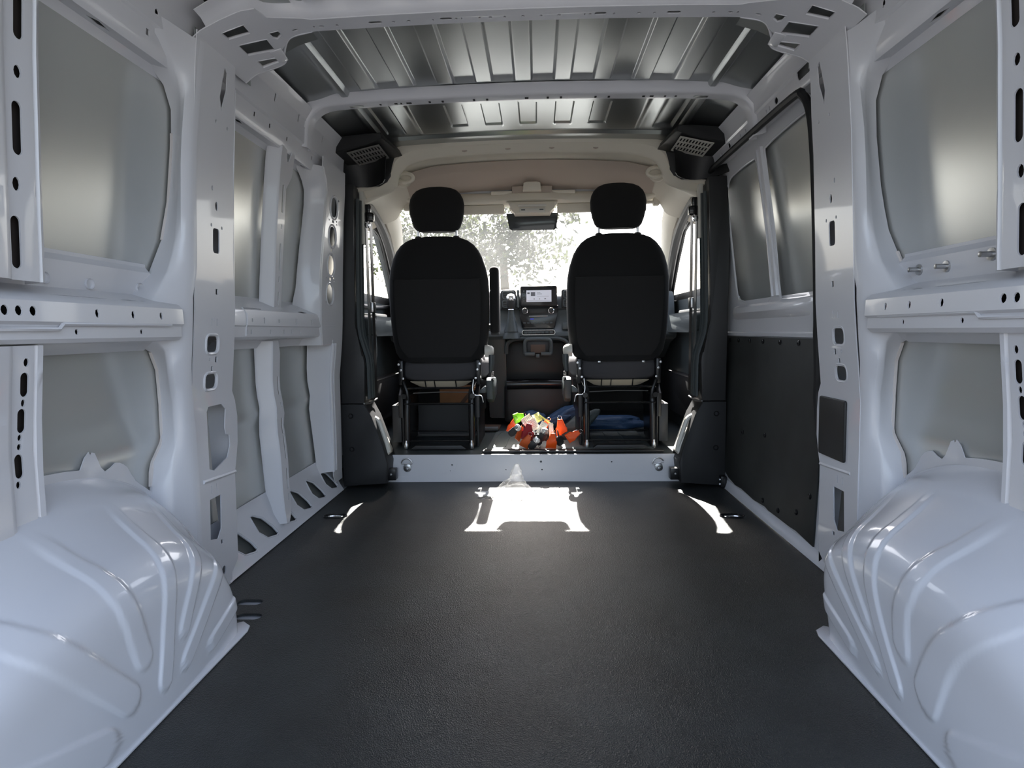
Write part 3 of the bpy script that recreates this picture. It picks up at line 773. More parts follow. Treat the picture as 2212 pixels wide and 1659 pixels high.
# ================================================================== B PILLAR TRIMS
def b_trim(sx, n):
    L = sx < 0
    low = [(.915, .006), (.705, .020), (.694, .118), (.715, .198), (.765, .343), (.797, .409), (.915, .409)]
    up = [(.915, .411), (.799, .411), (.792, .60), (.798, .64), (.825, .72), (.833, .79), (.826, 1.10), (.815, 1.44), (.90, 1.44), (.915, 1.2)]
    if not L:
        low = [(x if x > .9 else x+.004, z) for x, z in low]; up = [(x if x > .9 else x+.002, z) for x, z in up]
    Y0 = 2.835
    t = prism('trim_%d' % n, low, lambda p: (sx*p[0], Y0, p[1]), lambda p: (sx*p[0], 3.05 if p[0] > .9 else 3.0, p[1]), 'black_plastic', None, bevel=.006)
    tag(t, 'black plastic lower cab pillar trim with screws beside the %s' % ('open sill wall' if L else 'sliding door'), kind='structure')
    prism('upper_cover', up, lambda p: (sx*p[0], Y0+.002, p[1]), lambda p: (sx*(p[0] if p[0] > .89 else p[0]+.02), 3.02, p[1]), 'black_plastic', t, bevel=.006)
    for x, z in ((.868, .352), (.868, .19)):
        lathe('trim_screw', [(.013, .002), (.013, -.003), (.008, -.003), (.007, .003), (0, .003)], (sx*x, Y0, z), 'black_gloss', t, 'Y', 14)
    box('foot_bracket', (sx*.715 if L else .665, Y0+.03, .028), (sx*.665 if L else .715, Y0+.075, .085), 'black_metal', t, .004)
    lathe('bracket_screw', [(0, -.004), (.005, -.003), (.005, .002)], (sx*.688, Y0+.03, .058), 'steel', t, 'Y', 8)
    # belt guide channel ribs on the inner side
    for k, (o, y) in enumerate(((-.006, 2.875), (-.008, 2.915), (-.006, 2.955))):
        pts = [(sx*(interp([(.60, .792), (.64, .798), (.72, .825), (.79, .833), (1.1, .826), (1.44, .815)], z)+o), y, z) for z in [.43+.05*q for q in range(20)]]
        tube('guide_rib', pts, .008, 'grey_plastic', t, 6)
    # inner ledge of the cover: grey step where the upper cover begins
    tube('cover_seam', [(sx*.80, Y0-.001, .412), (sx*.79, 2.9, .405), (sx*.775, 2.98, .42)], .004, 'steel', t, 6)
    # entry grab handle, pale
    g = tube('grab_handle', catmull([(sx*.775, 2.90, .335), (sx*.748, 2.895, .318), (sx*.728, 2.89, .268), (sx*.709, 2.89, .205), (sx*.703, 2.895, .165)], 5), [.012]*21, 'light_plastic', t, 8)
    g2 = prism('grab_base', [(.772, .338), (.785, .322), (.722, .165), (.703, .150), (.700, .168)], lambda p: (sx*p[0], 2.88, p[1]), lambda p: (sx*p[0], 2.97, p[1]), 'light_plastic', t, bevel=.004)
    g['label'] = 'pale grey grab handle'
    # seat belt: loop, strap, tongue
    side = 'driver seat' if L else 'passenger seat'
    b = thing('seat_belt', 'black seat belt hanging from its pillar loop behind the %s' % ('seat with the armrest' if L else 'seat without armrest'), 'seat belt', (sx*.80, 3.0, .45), 'cab seat belts')
    bm = bmesh.new(); add_box(bm, (sx*.79-.03, 2.955, 1.29), (sx*.79+.03, 2.995, 1.335), .01)
    add_box(bm, (sx*.79-.014, 2.965, 1.33), (sx*.79+.014, 2.99, 1.375), .006)
    finish('belt_loop', bm, 'black_gloss', b)
    lathe('loop_bolt', [(0, -.022), (.012, -.020), (.015, -.008), (.012, .0)], (sx*.786, 2.955, 1.27), 'chrome', b, 'Y', 12)
    grid('strap', [[(sx*.782+o*.0-sx*0, 2.985+o, z) for o in (-.022, .022)] for z in (.45, .6, .88, 1.1, 1.29)], 'black_rubber', b, thick=.003)
    grid('strap', [[(sx*.800, 2.97+o, z) for o in (-.02, .02)] for z in (.45, .8, 1.29)], 'grey_plastic', b, thick=.003)
    box('tongue', (sx*.781-.008, 2.955, .85), (sx*.781+.008, 3.01, .90), 'steel', b, .003)
    # height adjuster rail
    box('adjuster_rail', (sx*.81-.01, 2.94, 1.18), (sx*.81+.01, 2.985, 1.43), 'light_plastic' if not L else 'light_plastic', t, .003)
    return t
TR2 = b_trim(-1, 2); TR3 = b_trim(1, 3)

# ---- black corner covers under the roof
def corner_cover(sx):
    L = sx < 0
    t = thing('corner_cover', 'black moulded corner cover under the roof above the %s' % ('open sill wall' if L else 'sliding door'), 'trim cover', (sx*.78, 2.86, 1.45), 'black roof corner covers')
    body = [(.90, 1.455), (.72, 1.452), (.685, 1.472), (.667, 1.50), (.655, 1.555), (.64, 1.60), (.66, 1.63), (.88, 1.64), (.905, 1.56)]
    # bowl shaped lower half
    rows = []
    for k in range(9):
        f = k/8
        rows.append([(sx*lerp(.90, .655, j/10), 2.80+.14*math.sin(math.pi*j/10)**.7*(1-.5*f)+.03*f, lerp(1.448, 1.56, f)) for j in range(11)])
    grid('bowl', rows, 'black_plastic', t, thick=.004, smooth=60)
    prism('backing', body, lambda p: (sx*p[0], 2.95, p[1]), lambda p: (sx*p[0], 2.97, p[1]), 'black_plastic', t, bevel=.003)
    hood = [(.85, 1.535), (.852, 1.595), (.825, 1.606), (.690, 1.618), (.678, 1.608), (.645, 1.620), (.634, 1.592), (.70, 1.572)]
    prism('hood', hood, lambda p: (sx*p[0], 2.68, p[1]), lambda p: (sx*(p[0]-.03*sstep(.7, .63, p[0])), 2.95, p[1]+.0), 'black_plastic', t, bevel=.006)
    # perforated strip
    gs = []
    for i in range(10):
        for j in range(3): gs.append(rrect(.012+i*.0135, .012+j*.017, .0035, .006, .001, 1))
    sheet('perforated_strip', [(0, 0), (.145, 0), (.145, .058), (0, .058)], gs,
          lambda u, v: (sx*(.80-u), 2.70+v*3.2, interp([(0, 1.546), (.1, 1.570), (.145, 1.578)], u)-.004-v*.10), 'mesh_grey' if L else 'light_plastic', t, .002)
    box('clip', (sx*.885-.02, 2.785, 1.525), (sx*.885+.02, 2.80, 1.55), 'grey_plastic', t, .003)
    return t
for s in (-1, 1): corner_cover(s)

# ================================================================== CAB: headliner, header, pillars
def headliner():
    O = [(.86, 1.448), (.79, 1.456), (.735, 1.470), (.692, 1.518), (.677, 1.585), (.64, 1.63), (.56, 1.650), (.30, 1.662), (0, 1.666)]
    I = [(.80, 1.412), (.71, 1.428), (.655, 1.455), (.634, 1.512), (.592, 1.562), (.50, 1.590), (.38, 1.602), (.2, 1.610), (0, 1.613)]
    C = [(.93, 1.36), (.86, 1.395), (.77, 1.455), (.725, 1.53), (.665, 1.580), (.56, 1.612), (.42, 1.628), (.22, 1.638), (0, 1.641)]
    def full(tab):
        v = catmull([(a, b, 0) for a, b in tab], 6)
        r = [(p.x, p.y) for p in v]
        return r+[(-x, z) for x, z in r[-2::-1]]
    o, i, c = full(O), full(I), full(C)
    def mixp(a, b, t): return [(lerp(p[0], q[0], t), lerp(p[1], q[1], t)) for p, q in zip(a, b)]
    rows = [(mixp(o, i, -.05), 2.975), (o, 2.962), (mixp(o, i, .08), 2.956), (mixp(o, i, .45), 2.955), (mixp(o, i, .52), 2.962), (mixp(o, i, .9), 2.985), (i, 2.995), (mixp(i, c, .05), 3.01), (mixp(i, c, .5), 3.05), (mixp(i, c, .8), 3.10), (c, 3.17)]
    R = [[(x, y, z) for x, z in row] for row, y in rows]
    for y, dz, sc_ in ((3.25, -.025, 1), (3.32, -.055, .99), (3.41, -.10, .98)):
        R.append([(x*sc_, y, z+dz*(1-.6*sstep(.66, .9, abs(x)))) for x, z in c])
    h = grid('trim_5', R, 'beige', None, smooth=50, thick=.004)
    tag(h, 'beige moulded headliner of the cab with rounded rear edge', kind='structure')
    for k, x in enumerate((-.52, -.31, -.10, .11, .32, .53)):
        lathe('push_clip', [(0, -.004), (.020, -.003), (.022, .001)], (x, 2.975, lerp(1.6385, 1.622, (x/.53)**2)), 'beige_dark', h, 'Y', 12)
    for s in (-1, 1):
        pts = [(s*(.628+.040*math.cos(a)), 3.10, 1.527+.022*math.sin(a)) for a in [2*math.pi*k/20 for k in range(20)]]
        tube('moulded_ring', pts, .011, 'beige', h, 8, True)
        lathe('ring_cup', [(0, 0), (.04, 0), (.044, .012)], (s*.640, 3.112, 1.527), 'beige', h, 'Y', 16)
    # roof panel behind (inside surface of the shelf), darker felt
    grid('felt_ceiling', [[(x, y, interp([(0, 1.636), (.42, 1.624), (.56, 1.606), (.66, 1.576)], abs(x))-.004-.025*sstep(3.17,3.25,y)-.03*sstep(3.25,3.32,y)-.05*sstep(3.3,3.42,y)) for x in (-.66, -.5, -.3, 0, .3, .5, .66)] for y in (3.19, 3.22, 3.25, 3.28, 3.32, 3.36, 3.40)], 'beige_dark', h, thick=.002)
    return h
HEAD = headliner()
HQ = 3.40/3.75
def nearer(o, HQ=HQ):
    if o.type != 'MESH': return
    for v in o.data.vertices: v.co = Vector((.03+(v.co.x-.03)*HQ, v.co.y*HQ, CAMZ+(v.co.z-CAMZ)*HQ))
    o.data.update()
def header():
    t = HEAD; before = set(bpy.data.objects)
    rows = []
    for k in range(41):
        x = -.86+.043*k; ax = abs(x)
        up = .03*sstep(.66, .80, ax); bul = .02*(1-sstep(.10, .22, abs(x-.01)))
        rows.append([(x, 3.80, 1.60+up), (x, 3.745-bul, 1.585+up+bul*.6), (x, 3.725-bul*1.5, 1.565+up), (x, 3.72-bul*1.5, 1.535+up*1.2), (x, 3.73, 1.520+up*1.2), (x, 3.82, 1.515+up)])
    grid('header_beam', rows, 'beige', t, smooth=50)
    # mounting box between felt and beam
    prism('bracket_box', [(-.055, 1.58), (.055, 1.58), (.05, 1.625), (.03, 1.632), (-.03, 1.632), (-.05, 1.625)], lambda p: (p[0]+.01, 3.66, p[1]), lambda p: (p[0]+.01, 3.76, p[1]), 'beige', t, bevel=.006)
    prism('bracket_wing', [(-.12, 1.575), (.12, 1.575), (.12, 1.615), (-.12, 1.615)], lambda p: (p[0]+.01, 3.70, p[1]), lambda p: (p[0]+.01, 3.76, p[1]), 'beige_dark', t, bevel=.004)
    box('beam_plate', (-.24, 3.715, 1.570), (.27, 3.74, 1.592), 'beige', t, .006)
    # light console
    cs = prism('light_console', [(-.145, 1.525), (.165, 1.525), (.135, 1.49), (.118, 1.452), (-.098, 1.452), (-.115, 1.49)], lambda p: (p[0], 3.70, p[1]), lambda p: (p[0], 3.80, p[1]), 'beige', t, bevel=.010)
    box('switch_row', (-.075, 3.694, 1.492), (.095, 3.702, 1.508), 'light_plastic', cs, .003)
    box('lamp_lens', (-.068, 3.690, 1.458), (.088, 3.702, 1.486), 'light_plastic', cs, .010)
    for x in (-.045, .065): box('lamp_button', (x-.012, 3.686, 1.469), (x+.012, 3.691, 1.476), 'grey_plastic', cs, .002)
    for o in set(bpy.data.objects)-before: nearer(o)
    return t
header()
def mirror():
    t = thing('rear_view_mirror', 'dark rear view mirror below the reading light console', 'mirror'); before = set(bpy.data.objects)
    ol = [(-.155, 1.475), (.172, 1.475), (.160, 1.378), (.145, 1.368), (-.118, 1.368), (-.135, 1.378)]
    prism('housing', ol, lambda p: (p[0], 3.79, p[1]), lambda p: (lerp(p[0], .01, .12), 3.83, lerp(p[1], 1.42, .12)), 'black_plastic', t, bevel=.006)
    prism('mirror_glass', [(lerp(a, .01, .06), lerp(b, 1.42, .08)) for a, b in ol], lambda p: (p[0], 3.789, p[1]), lambda p: (p[0], 3.785, p[1]), mat('mirror_dark', (.05, .055, .058), .12, metal=.3), t, bevel=.001)
    tube('stalk', [(.01, 3.82, 1.44), (.01, 3.86, 1.49), (.01, 3.88, 1.52)], .012, 'black_plastic', t, 8)
    for o in set(bpy.data.objects)-before: nearer(o)
mirror()
def visor(sx):
    t = thing('sun_visor', 'folded beige sun visor above the %s' % ('driver seat with the armrest' if sx < 0 else 'seat without armrest'), 'sun visor', (0, 0, 0), 'sun visors'); before = set(bpy.data.objects)
    x0, x1 = (.16, .70)
    bm = bmesh.new()
    add_box(bm, (min(sx*x0, sx*x1), 3.745, 1.462), (max(sx*x0, sx*x1), 3.765, 1.518), .008)
    finish('visor_pad', bm, 'beige', t)
    tube('pivot', [(sx*.70, 3.755, 1.515), (sx*.745, 3.755, 1.515), (sx*.76, 3.77, 1.54)], .010, 'beige', t, 8)
    box('clip', (sx*.76-.02, 3.745, 1.495), (sx*.76+.02, 3.785, 1.545), 'beige', t, .008)
    for o in set(bpy.data.objects)-before: nearer(o)
for s in (-1, 1): visor(s)
def cab_shell():
    # windscreen
    ws = [[(x, y+.12*(1-(x/.95)**2), z) for x in [-.93+.093*k for k in range(21)]] for y, z in ((3.37, 1.475), (3.7, 1.33), (4.1, 1.14), (4.50, .95))]
    g = grid('window_1', ws, 'windscreen_glass', None, smooth=60)
    tag(g, 'dusty windscreen with bright daylight behind', kind='structure')
    # roof of the cab and cowl so that no light leaks in
    c = grid('trim_4', [[(x, y+.12*(1-(x/.95)**2)*sstep(3.0, 3.36, y), z) for x in (-1.0, -.75, -.5, -.25, 0, .25, .5, .75, 1.0)] for y, z in ((3.0, 1.69), (3.15, 1.66), (3.28, 1.57), (3.36, 1.485))], 'white_paint', None, thick=.01)
    tag(c, 'white roof skin over the cab', kind='structure')
    for sx in (-1, 1):
        L = sx < 0
        rows = []
        for inn, out in (((.74, 3.25, 1.50), (.83, 3.06, 1.44)), ((.737, 3.38, 1.46), (.808, 3.33, 1.395)), ((.757, 3.58, 1.37), (.818, 3.56, 1.31)), ((.81, 3.85, 1.24), (.853, 3.85, 1.17)), ((.87, 4.2, 1.08), (.90, 4.15, 1.0)), ((.92, 4.5, .93), (.94, 4.3, .88))):
            a, b = Vector(inn), Vector(out)
            bul = Vector((-.010, -.02, 0))
            rows.append([(sx*(a.x+.05), a.y+.06, a.z), (sx*a.x, a.y, a.z)]+[tuple(Vector((sx*(lerp(a.x, b.x, t)+bul.x*math.sin(math.pi*t)), lerp(a.y, b.y, t)+bul.y*math.sin(math.pi*t), lerp(a.z, b.z, t)))) for t in (.2, .4, .6, .8, 1)]+[(sx*(b.x+.035), b.y+.05, b.z+.005)])
        p = grid('windscreen_pillar_trim', rows, 'beige', None, smooth=60, thick=.003)
        body = (((.76, 3.22, 1.60), (.95, 3.0, 1.56)), ((.76, 3.42, 1.48), (.95, 3.40, 1.47)), ((.785, 3.64, 1.37), (.955, 3.70, 1.42)), ((.835, 3.91, 1.24), (.965, 3.93, 1.31)), ((.89, 4.24, 1.08), (.975, 4.22, 1.10)), ((.94, 4.52, .93), (.985, 4.5, .94)))
        grid('pillar_body', [[(sx*a[0], a[1], a[2]), (sx*b[0], b[1], b[2])] for a, b in body], 'white_paint', p, smooth=60, thick=.003)
        tag(p, 'beige windscreen pillar trim on the %s' % ('driver side' if L else 'passenger side'), 'pillar trim', 'windscreen pillar trims')
        # cab door
        dxo = lambda z: interp([(.1, .965), (.9, .955), (1.2, .93), (1.45, .885)], z)
        win = [(3.19, .93), (4.12, .93), (4.08, 1.0), (3.85, 1.19), (3.62, 1.315), (3.45, 1.345), (3.22, 1.35), (3.19, 1.32)]
        d = sheet('door_%d' % (2 if L else 3), [(3.0, .05), (4.5, .05), (4.45, .92), (4.2, 1.08), (3.9, 1.29), (3.68, 1.40), (3.4, 1.44), (3.0, 1.45)], [win], lambda y, z: (sx*dxo(z), y, z), 'grey_plastic', None, .03, cv=(.3, .6, .9, 1.0, 1.2, 1.3))
        tag(d, 'dark grey cab door lining with window beside the %s' % ('driver seat' if L else 'passenger seat'), kind='structure')
        sheet('door_glass', [(lerp(y, 3.6, -.02), lerp(z, 1.15, -.02)) for y, z in win], [], lambda y, z: (sx*(dxo(z)+.012), y, z), 'side_glass', d, 0)
        tube('window_seal', catmull([(sx*(dxo(z)-.012), y, z) for y, z in win], 5, True), .012, 'black_rubber', d, 8, True)
        tube('aperture_seal', catmull([(sx*x, y, z) for x, y, z in ((.872, 3.05, .6), (.866, 3.05, 1.26), (.850, 3.06, 1.36), (.838, 3.14, 1.405), (.836, 3.36, 1.355), (.848, 3.60, 1.265), (.878, 3.88, 1.12), (.915, 4.16, .96))], 6), .024, 'black_rubber', d, 8)
        # arm rest
        ar = prism('arm_rest', rrect(3.62, .795, .38, .055, .04, 5), lambda p: (sx*.95, p[0], p[1]), lambda p: (sx*.845, p[0], p[1]-.01), 'grey_plastic', d, bevel=.02)
        box('arm_rest_pad', (min(sx*.845, sx*.95), 3.28, .835), (max(sx*.845, sx*.95), 3.52, .855), 'light_plastic', d, .008)
        prism('door_pocket', rrect(3.6, .36, .45, .12, .05, 5), lambda p: (sx*.95, p[0], p[1]), lambda p: (sx*.87, p[0], p[1]), 'black_plastic', d, bevel=.02)
        prism('pull_handle', rrect(3.30, .70, .03, .10, .02, 5), lambda p: (sx*.95, p[0], p[1]), lambda p: (sx*.86, p[0], p[1]), 'grey_plastic', d, bevel=.01)
cab_shell()

def bulkhead():
    b = grid('trim_6', [[(x, y, z) for x in (-1.0, 0, 1.0)] for y, z in ((4.50, 1.0), (4.72, .94), (4.74, -.25))], 'black_plastic', None, thick=.01)
    tag(b, 'dark bulkhead below the windscreen', kind='structure')
    for s in (-1, 1):
        grid('side_panel', [[(s*.985, y, z) for y in (2.97, 3.6, 4.73)] for z in (-.25, .2, .98)], 'black_plastic', b, thick=.01)
bulkhead()

# ================================================================== DASHBOARD
def dashboard():
    t = thing('dashboard', 'dark grey dashboard with centre screen, vents, knobs and gear lever', 'dashboard'); before = set(bpy.data.objects)
    prof = [(4.72, .93), (4.45, .99), (4.22, 1.005), (4.10, 1.0), (4.055, .985), (4.035, .95), (4.02, .88), (4.005, .80), (3.975, .755), (3.955, .74), (3.95, .715), (3.965, .695), (4.02, .685), (4.12, .66), (4.30, .55)]
    rows = []
    for k in range(41):
        x = -.93+.0465*k
        hump = .03*(1-sstep(.2, .4, abs(x+.45)))
        side = sstep(.20, .30, abs(x-.02))
        rows.append([(x, y-.02*side*(1 if y < 4.2 else 0), z+hump*(1 if y > 4.0 and y < 4.5 else 0)) for y, z in prof])
    grid('fascia', rows, 'grey_plastic', t, smooth=45)
    # side cheeks of the centre column and dark knee space
    box('knee_panel', (-.24, 4.10, .40), (.26, 4.16, .70), 'black_plastic', t, .01)
    prism('cheek', [(3.96, .70), (4.2, .70), (4.2, .16), (4.06, .16), (4.02, .38), (3.98, .62)], lambda p: (-.30, p[0], p[1]), lambda p: (-.175, p[0], p[1]), 'grey_plastic', t, bevel=.02)
    prism('cheek', [(3.96, .70), (4.2, .70), (4.2, .16), (4.06, .16), (4.02, .38), (3.98, .62)], lambda p: (.24, p[0], p[1]), lambda p: (.36, p[0], p[1]), 'grey_plastic', t, bevel=.02)
    tube('knee_rim', catmull([(-.17, 3.97, .60), (-.165, 3.965, .66), (-.13, 3.96, .690), (-.05, 3.955, .70), (.13, 3.955, .70), (.2, 3.96, .69), (.24, 3.965, .66)], 5), .014, 'grey_plastic', t, 8)
    box('tunnel', (-.19, 3.98, .135), (.26, 4.6, .40), 'black_plastic', t, .03, 4)
    tube('tunnel_roll', [(-.17, 3.985, .395), (.03, 3.975, .40), (.24, 3.985, .395)], .035, 'black_gloss', t, 10)
    # centre stack
    ol = [(-.085, .915), (.172, .915), (.168, .86), (.152, .775), (.138, .762), (-.055, .762), (-.068, .775), (-.082, .86)]
    cs = prism('centre_stack', ol, lambda p: (p[0], 3.990-(.92-p[1])*.12, p[1]), lambda p: (p[0], 4.06, p[1]), 'black_gloss', t, bevel=.006)
    cy = lambda z: 3.990-(.92-z)*.12
    for x in (-.046, .126):
        kn = lathe('volume_knob', [(0, -.020), (.014, -.020), (.016, -.016), (.016, 0)], (x, cy(.88), .88), 'black_plastic', cs, 'Y', 20)
        lathe('knob_ring', [(.016, -.014), (.020, -.012), (.021, .0), (.016, .0)], (x, cy(.88), .88), 'chrome', kn, 'Y', 20)
    box('radio_strip', (-.02, cy(.885)-.004, .862), (.10, cy(.87)+.004, .892), 'black_plastic', cs, .003)
    box('trim_line', (-.02, cy(.845)-.004, .843), (.105, cy(.845)+.004, .8465), 'steel', cs, .001)
    for k in range(8):
        box('climate_button', (-.058+k*.025, cy(.80)-.004, .795), (-.040+k*.025, cy(.80)+.004, .805), 'grey_plastic', cs, .002)
    box('climate_display', (-.012, cy(.826)-.0035, .822), (.012, cy(.826)+.004, .830), mat('blue_digit', (.02, .02, .2), .3, emit=((.05, .08, .8), .6)), cs, .001)
    # touch screen
    sc = prism('screen_bezel', rrect(.045, .975, .120, .065, .010), lambda p: (p[0], 3.965, p[1]), lambda p: (p[0], 4.03, p[1]-.01), 'black_gloss', t, bevel=.004)
    dp = box('display', (-.035, 3.9615, .937), (.128, 3.966, 1.012), mat('display_white', (.5, .5, .55), .3, emit=((.62, .62, .70), .55)), sc)
    mat('icon_grey', (.12, .12, .14), .5); mat('line_grey', (.3, .3, .33), .5)
    for a_, b_, c_, d_ in ((-.006, .975, .022, 1.0), (-.029, .988, -.014, .999), (.012, .953, .019, .958), (.082, .953, .092, .959), (.048, .953, .053, .958)):
        box('display_icon', (a_, 3.9610, b_), (c_, 3.9618, d_), 'icon_grey', sc)
    for a_, b_, c_, d_ in ((.034, .995, .056, .998), (.034, .986, .066, .989), (-.03, .944, .12, .9455), (.034, .972, .11, .9735)):
        box('display_line', (a_, 3.9610, b_), (c_, 3.9618, d_), 'line_grey', sc)
    for k in range(5): box('screen_key', (-.056, 3.9625, .940+k*.016), (-.046, 3.966, .947+k*.016), 'grey_plastic', sc, .001)
    # vents
    for x0, x1 in ((-.205, -.105), (.195, .28)):
        v = prism('air_vent', rrect((x0+x1)/2, .957, (x1-x0)/2, .063, .016), lambda p: (p[0], 4.000, p[1]), lambda p: (p[0], 4.06, p[1]), 'black_plastic', t, bevel=.006)
        for z0 in (.905, .962):
            tube('vent_frame', [(p[0], 3.999, p[1]) for p in rrect((x0+x1)/2, z0+.024, (x1-x0)/2-.012, .023, .012)], .004, 'grey_plastic', v, 6, True)
            for k in range(3): box('vent_slat', (x0+.016, 3.996, z0+.010+k*.013), (x1-.016, 4.002, z0+.014+k*.013), 'grey_plastic', v, .001)
        for k in range(2): pass
    box('vent_post', (-.10, 3.995, .90), (-.082, 4.05, 1.02), 'grey_plastic', t, .006)
    box('shelf_line', (-.21, 3.985, .890), (.24, 4.02, .894), 'black_gloss', t, .001)
    # switch row and socket
    sr = prism('switch_row', rrect(.042, .738, .105, .013, .012), lambda p: (p[0], 3.945, p[1]), lambda p: (p[0], 3.965, p[1]), 'black_gloss', t, bevel=.003)
    for k in range(7): box('switch_key', (-.055+k*.028, 3.9425, .731), (-.032+k*.028, 3.946, .745), 'grey_plastic', sr, .002)
    tube('switch_rim', [(p[0], 3.944, p[1]) for p in rrect(.042, .738, .107, .015, .013)], .0022, 'chrome', sr, 6, True)
    sk = box('socket_drawer', (.195, 3.95, .755), (.26, 3.99, .80), 'grey_plastic', t, .006)
    # gear lever
    gp = lathe('gear_plinth', [(.058, .0), (.052, .03), (.04, .05), (0, .05)], (-.135, 3.92, .70), 'grey_plastic', t, 'Z', 18)
    rows = []
    for z, r in ((.745, .046), (.79, .036), (.84, .024), (.875, .018), (.885, .019)):
        rows.append([(-.133+r*math.cos(a)*(1+.12*math.sin(3*a+z*40)), 3.90+r*math.sin(a)+ (.885-z)*.1, z) for a in [2*math.pi*k/18 for k in range(18)]])
    grid('gear_boot', rows, 'grey_plastic', t, cv=True, smooth=60)
    gk = lathe('gear_knob', [(.018, .0), (.026, .02), (.030, .045), (.030, .07), (.026, .088), (.015, .100), (0, .104)], (-.133, 3.895, .885), 'black_plastic', t, 'Z', 20)
    lathe('knob_cap', [(.029, .060), (.0315, .068), (.030, .084), (.020, .098), (0, .105)], (-.133, 3.893, .885), 'chrome', gk, 'Z', 20)
    lathe('knob_collar', [(.019, -.004), (.022, .0), (.019, .005)], (-.133, 3.895, .885), 'chrome', gk, 'Z', 16)
    # cup holder clip frame
    cf = tube('cup_frame', catmull([(-.045, 3.885, .600), (-.047, 3.882, .66), (-.038, 3.88, .688), (.0, 3.878, .694), (.075, 3.878, .694), (.112, 3.88, .688), (.121, 3.882, .66), (.119, 3.885, .600)], 5), .012, 'grey_plastic', t, 8)
    for x0, x1 in ((-.05, .018), (.055, .125)): box('cup_lip', (x0, 3.865, .588), (x1, 3.90, .612), 'grey_plastic', cf, .006)
    box('cup_tongue', (.024, 3.87, .575), (.048, 3.90, .60), 'grey_plastic', cf, .004)
    box('cup_back', (-.04, 3.90, .60), (.115, 3.95, .69), 'black_plastic', cf, .01)
    bm = bmesh.new(); add_box(bm, (-.01, 3.896, .605), (.085, 3.901, .66), .004)
    finish('cup_pad', bm, mat('brown_pad', (.10, .065, .05), .7), cf)
    for o in set(bpy.data.objects)-before:
        nearer(o, 3.82/3.97)
        for v in o.data.vertices: v.co.z = max(v.co.z, .1365)
    return t
dashboard()
def steering():
    t = thing('steering_wheel', 'black steering wheel ahead of the driver seat', 'steering wheel', (0, 0, 0))
    c = Vector((-.46, 3.62, .93)); ax = Vector((0, -.55, .84)).normalized()
    u = Vector((1, 0, 0)); v = ax.cross(u)
    tube('rim', [c+u*.19*math.cos(a)+v*.19*math.sin(a) for a in [2*math.pi*k/32 for k in range(32)]], .015, 'black_plastic', t, 8, True)
    for a in (0, math.pi, -math.pi/2): tube('spoke', [c-ax*.02, c+u*.18*math.cos(a)+v*.18*math.sin(a)], .014, 'black_plastic', t, 8)
    tube('hub', [c-ax*.03, c+ax*.02], [.06, .055], 'black_plastic', t, 16)
    tube('column', [c-ax*.03, c-ax*.22], .035, 'black_plastic', t, 10)
steering()

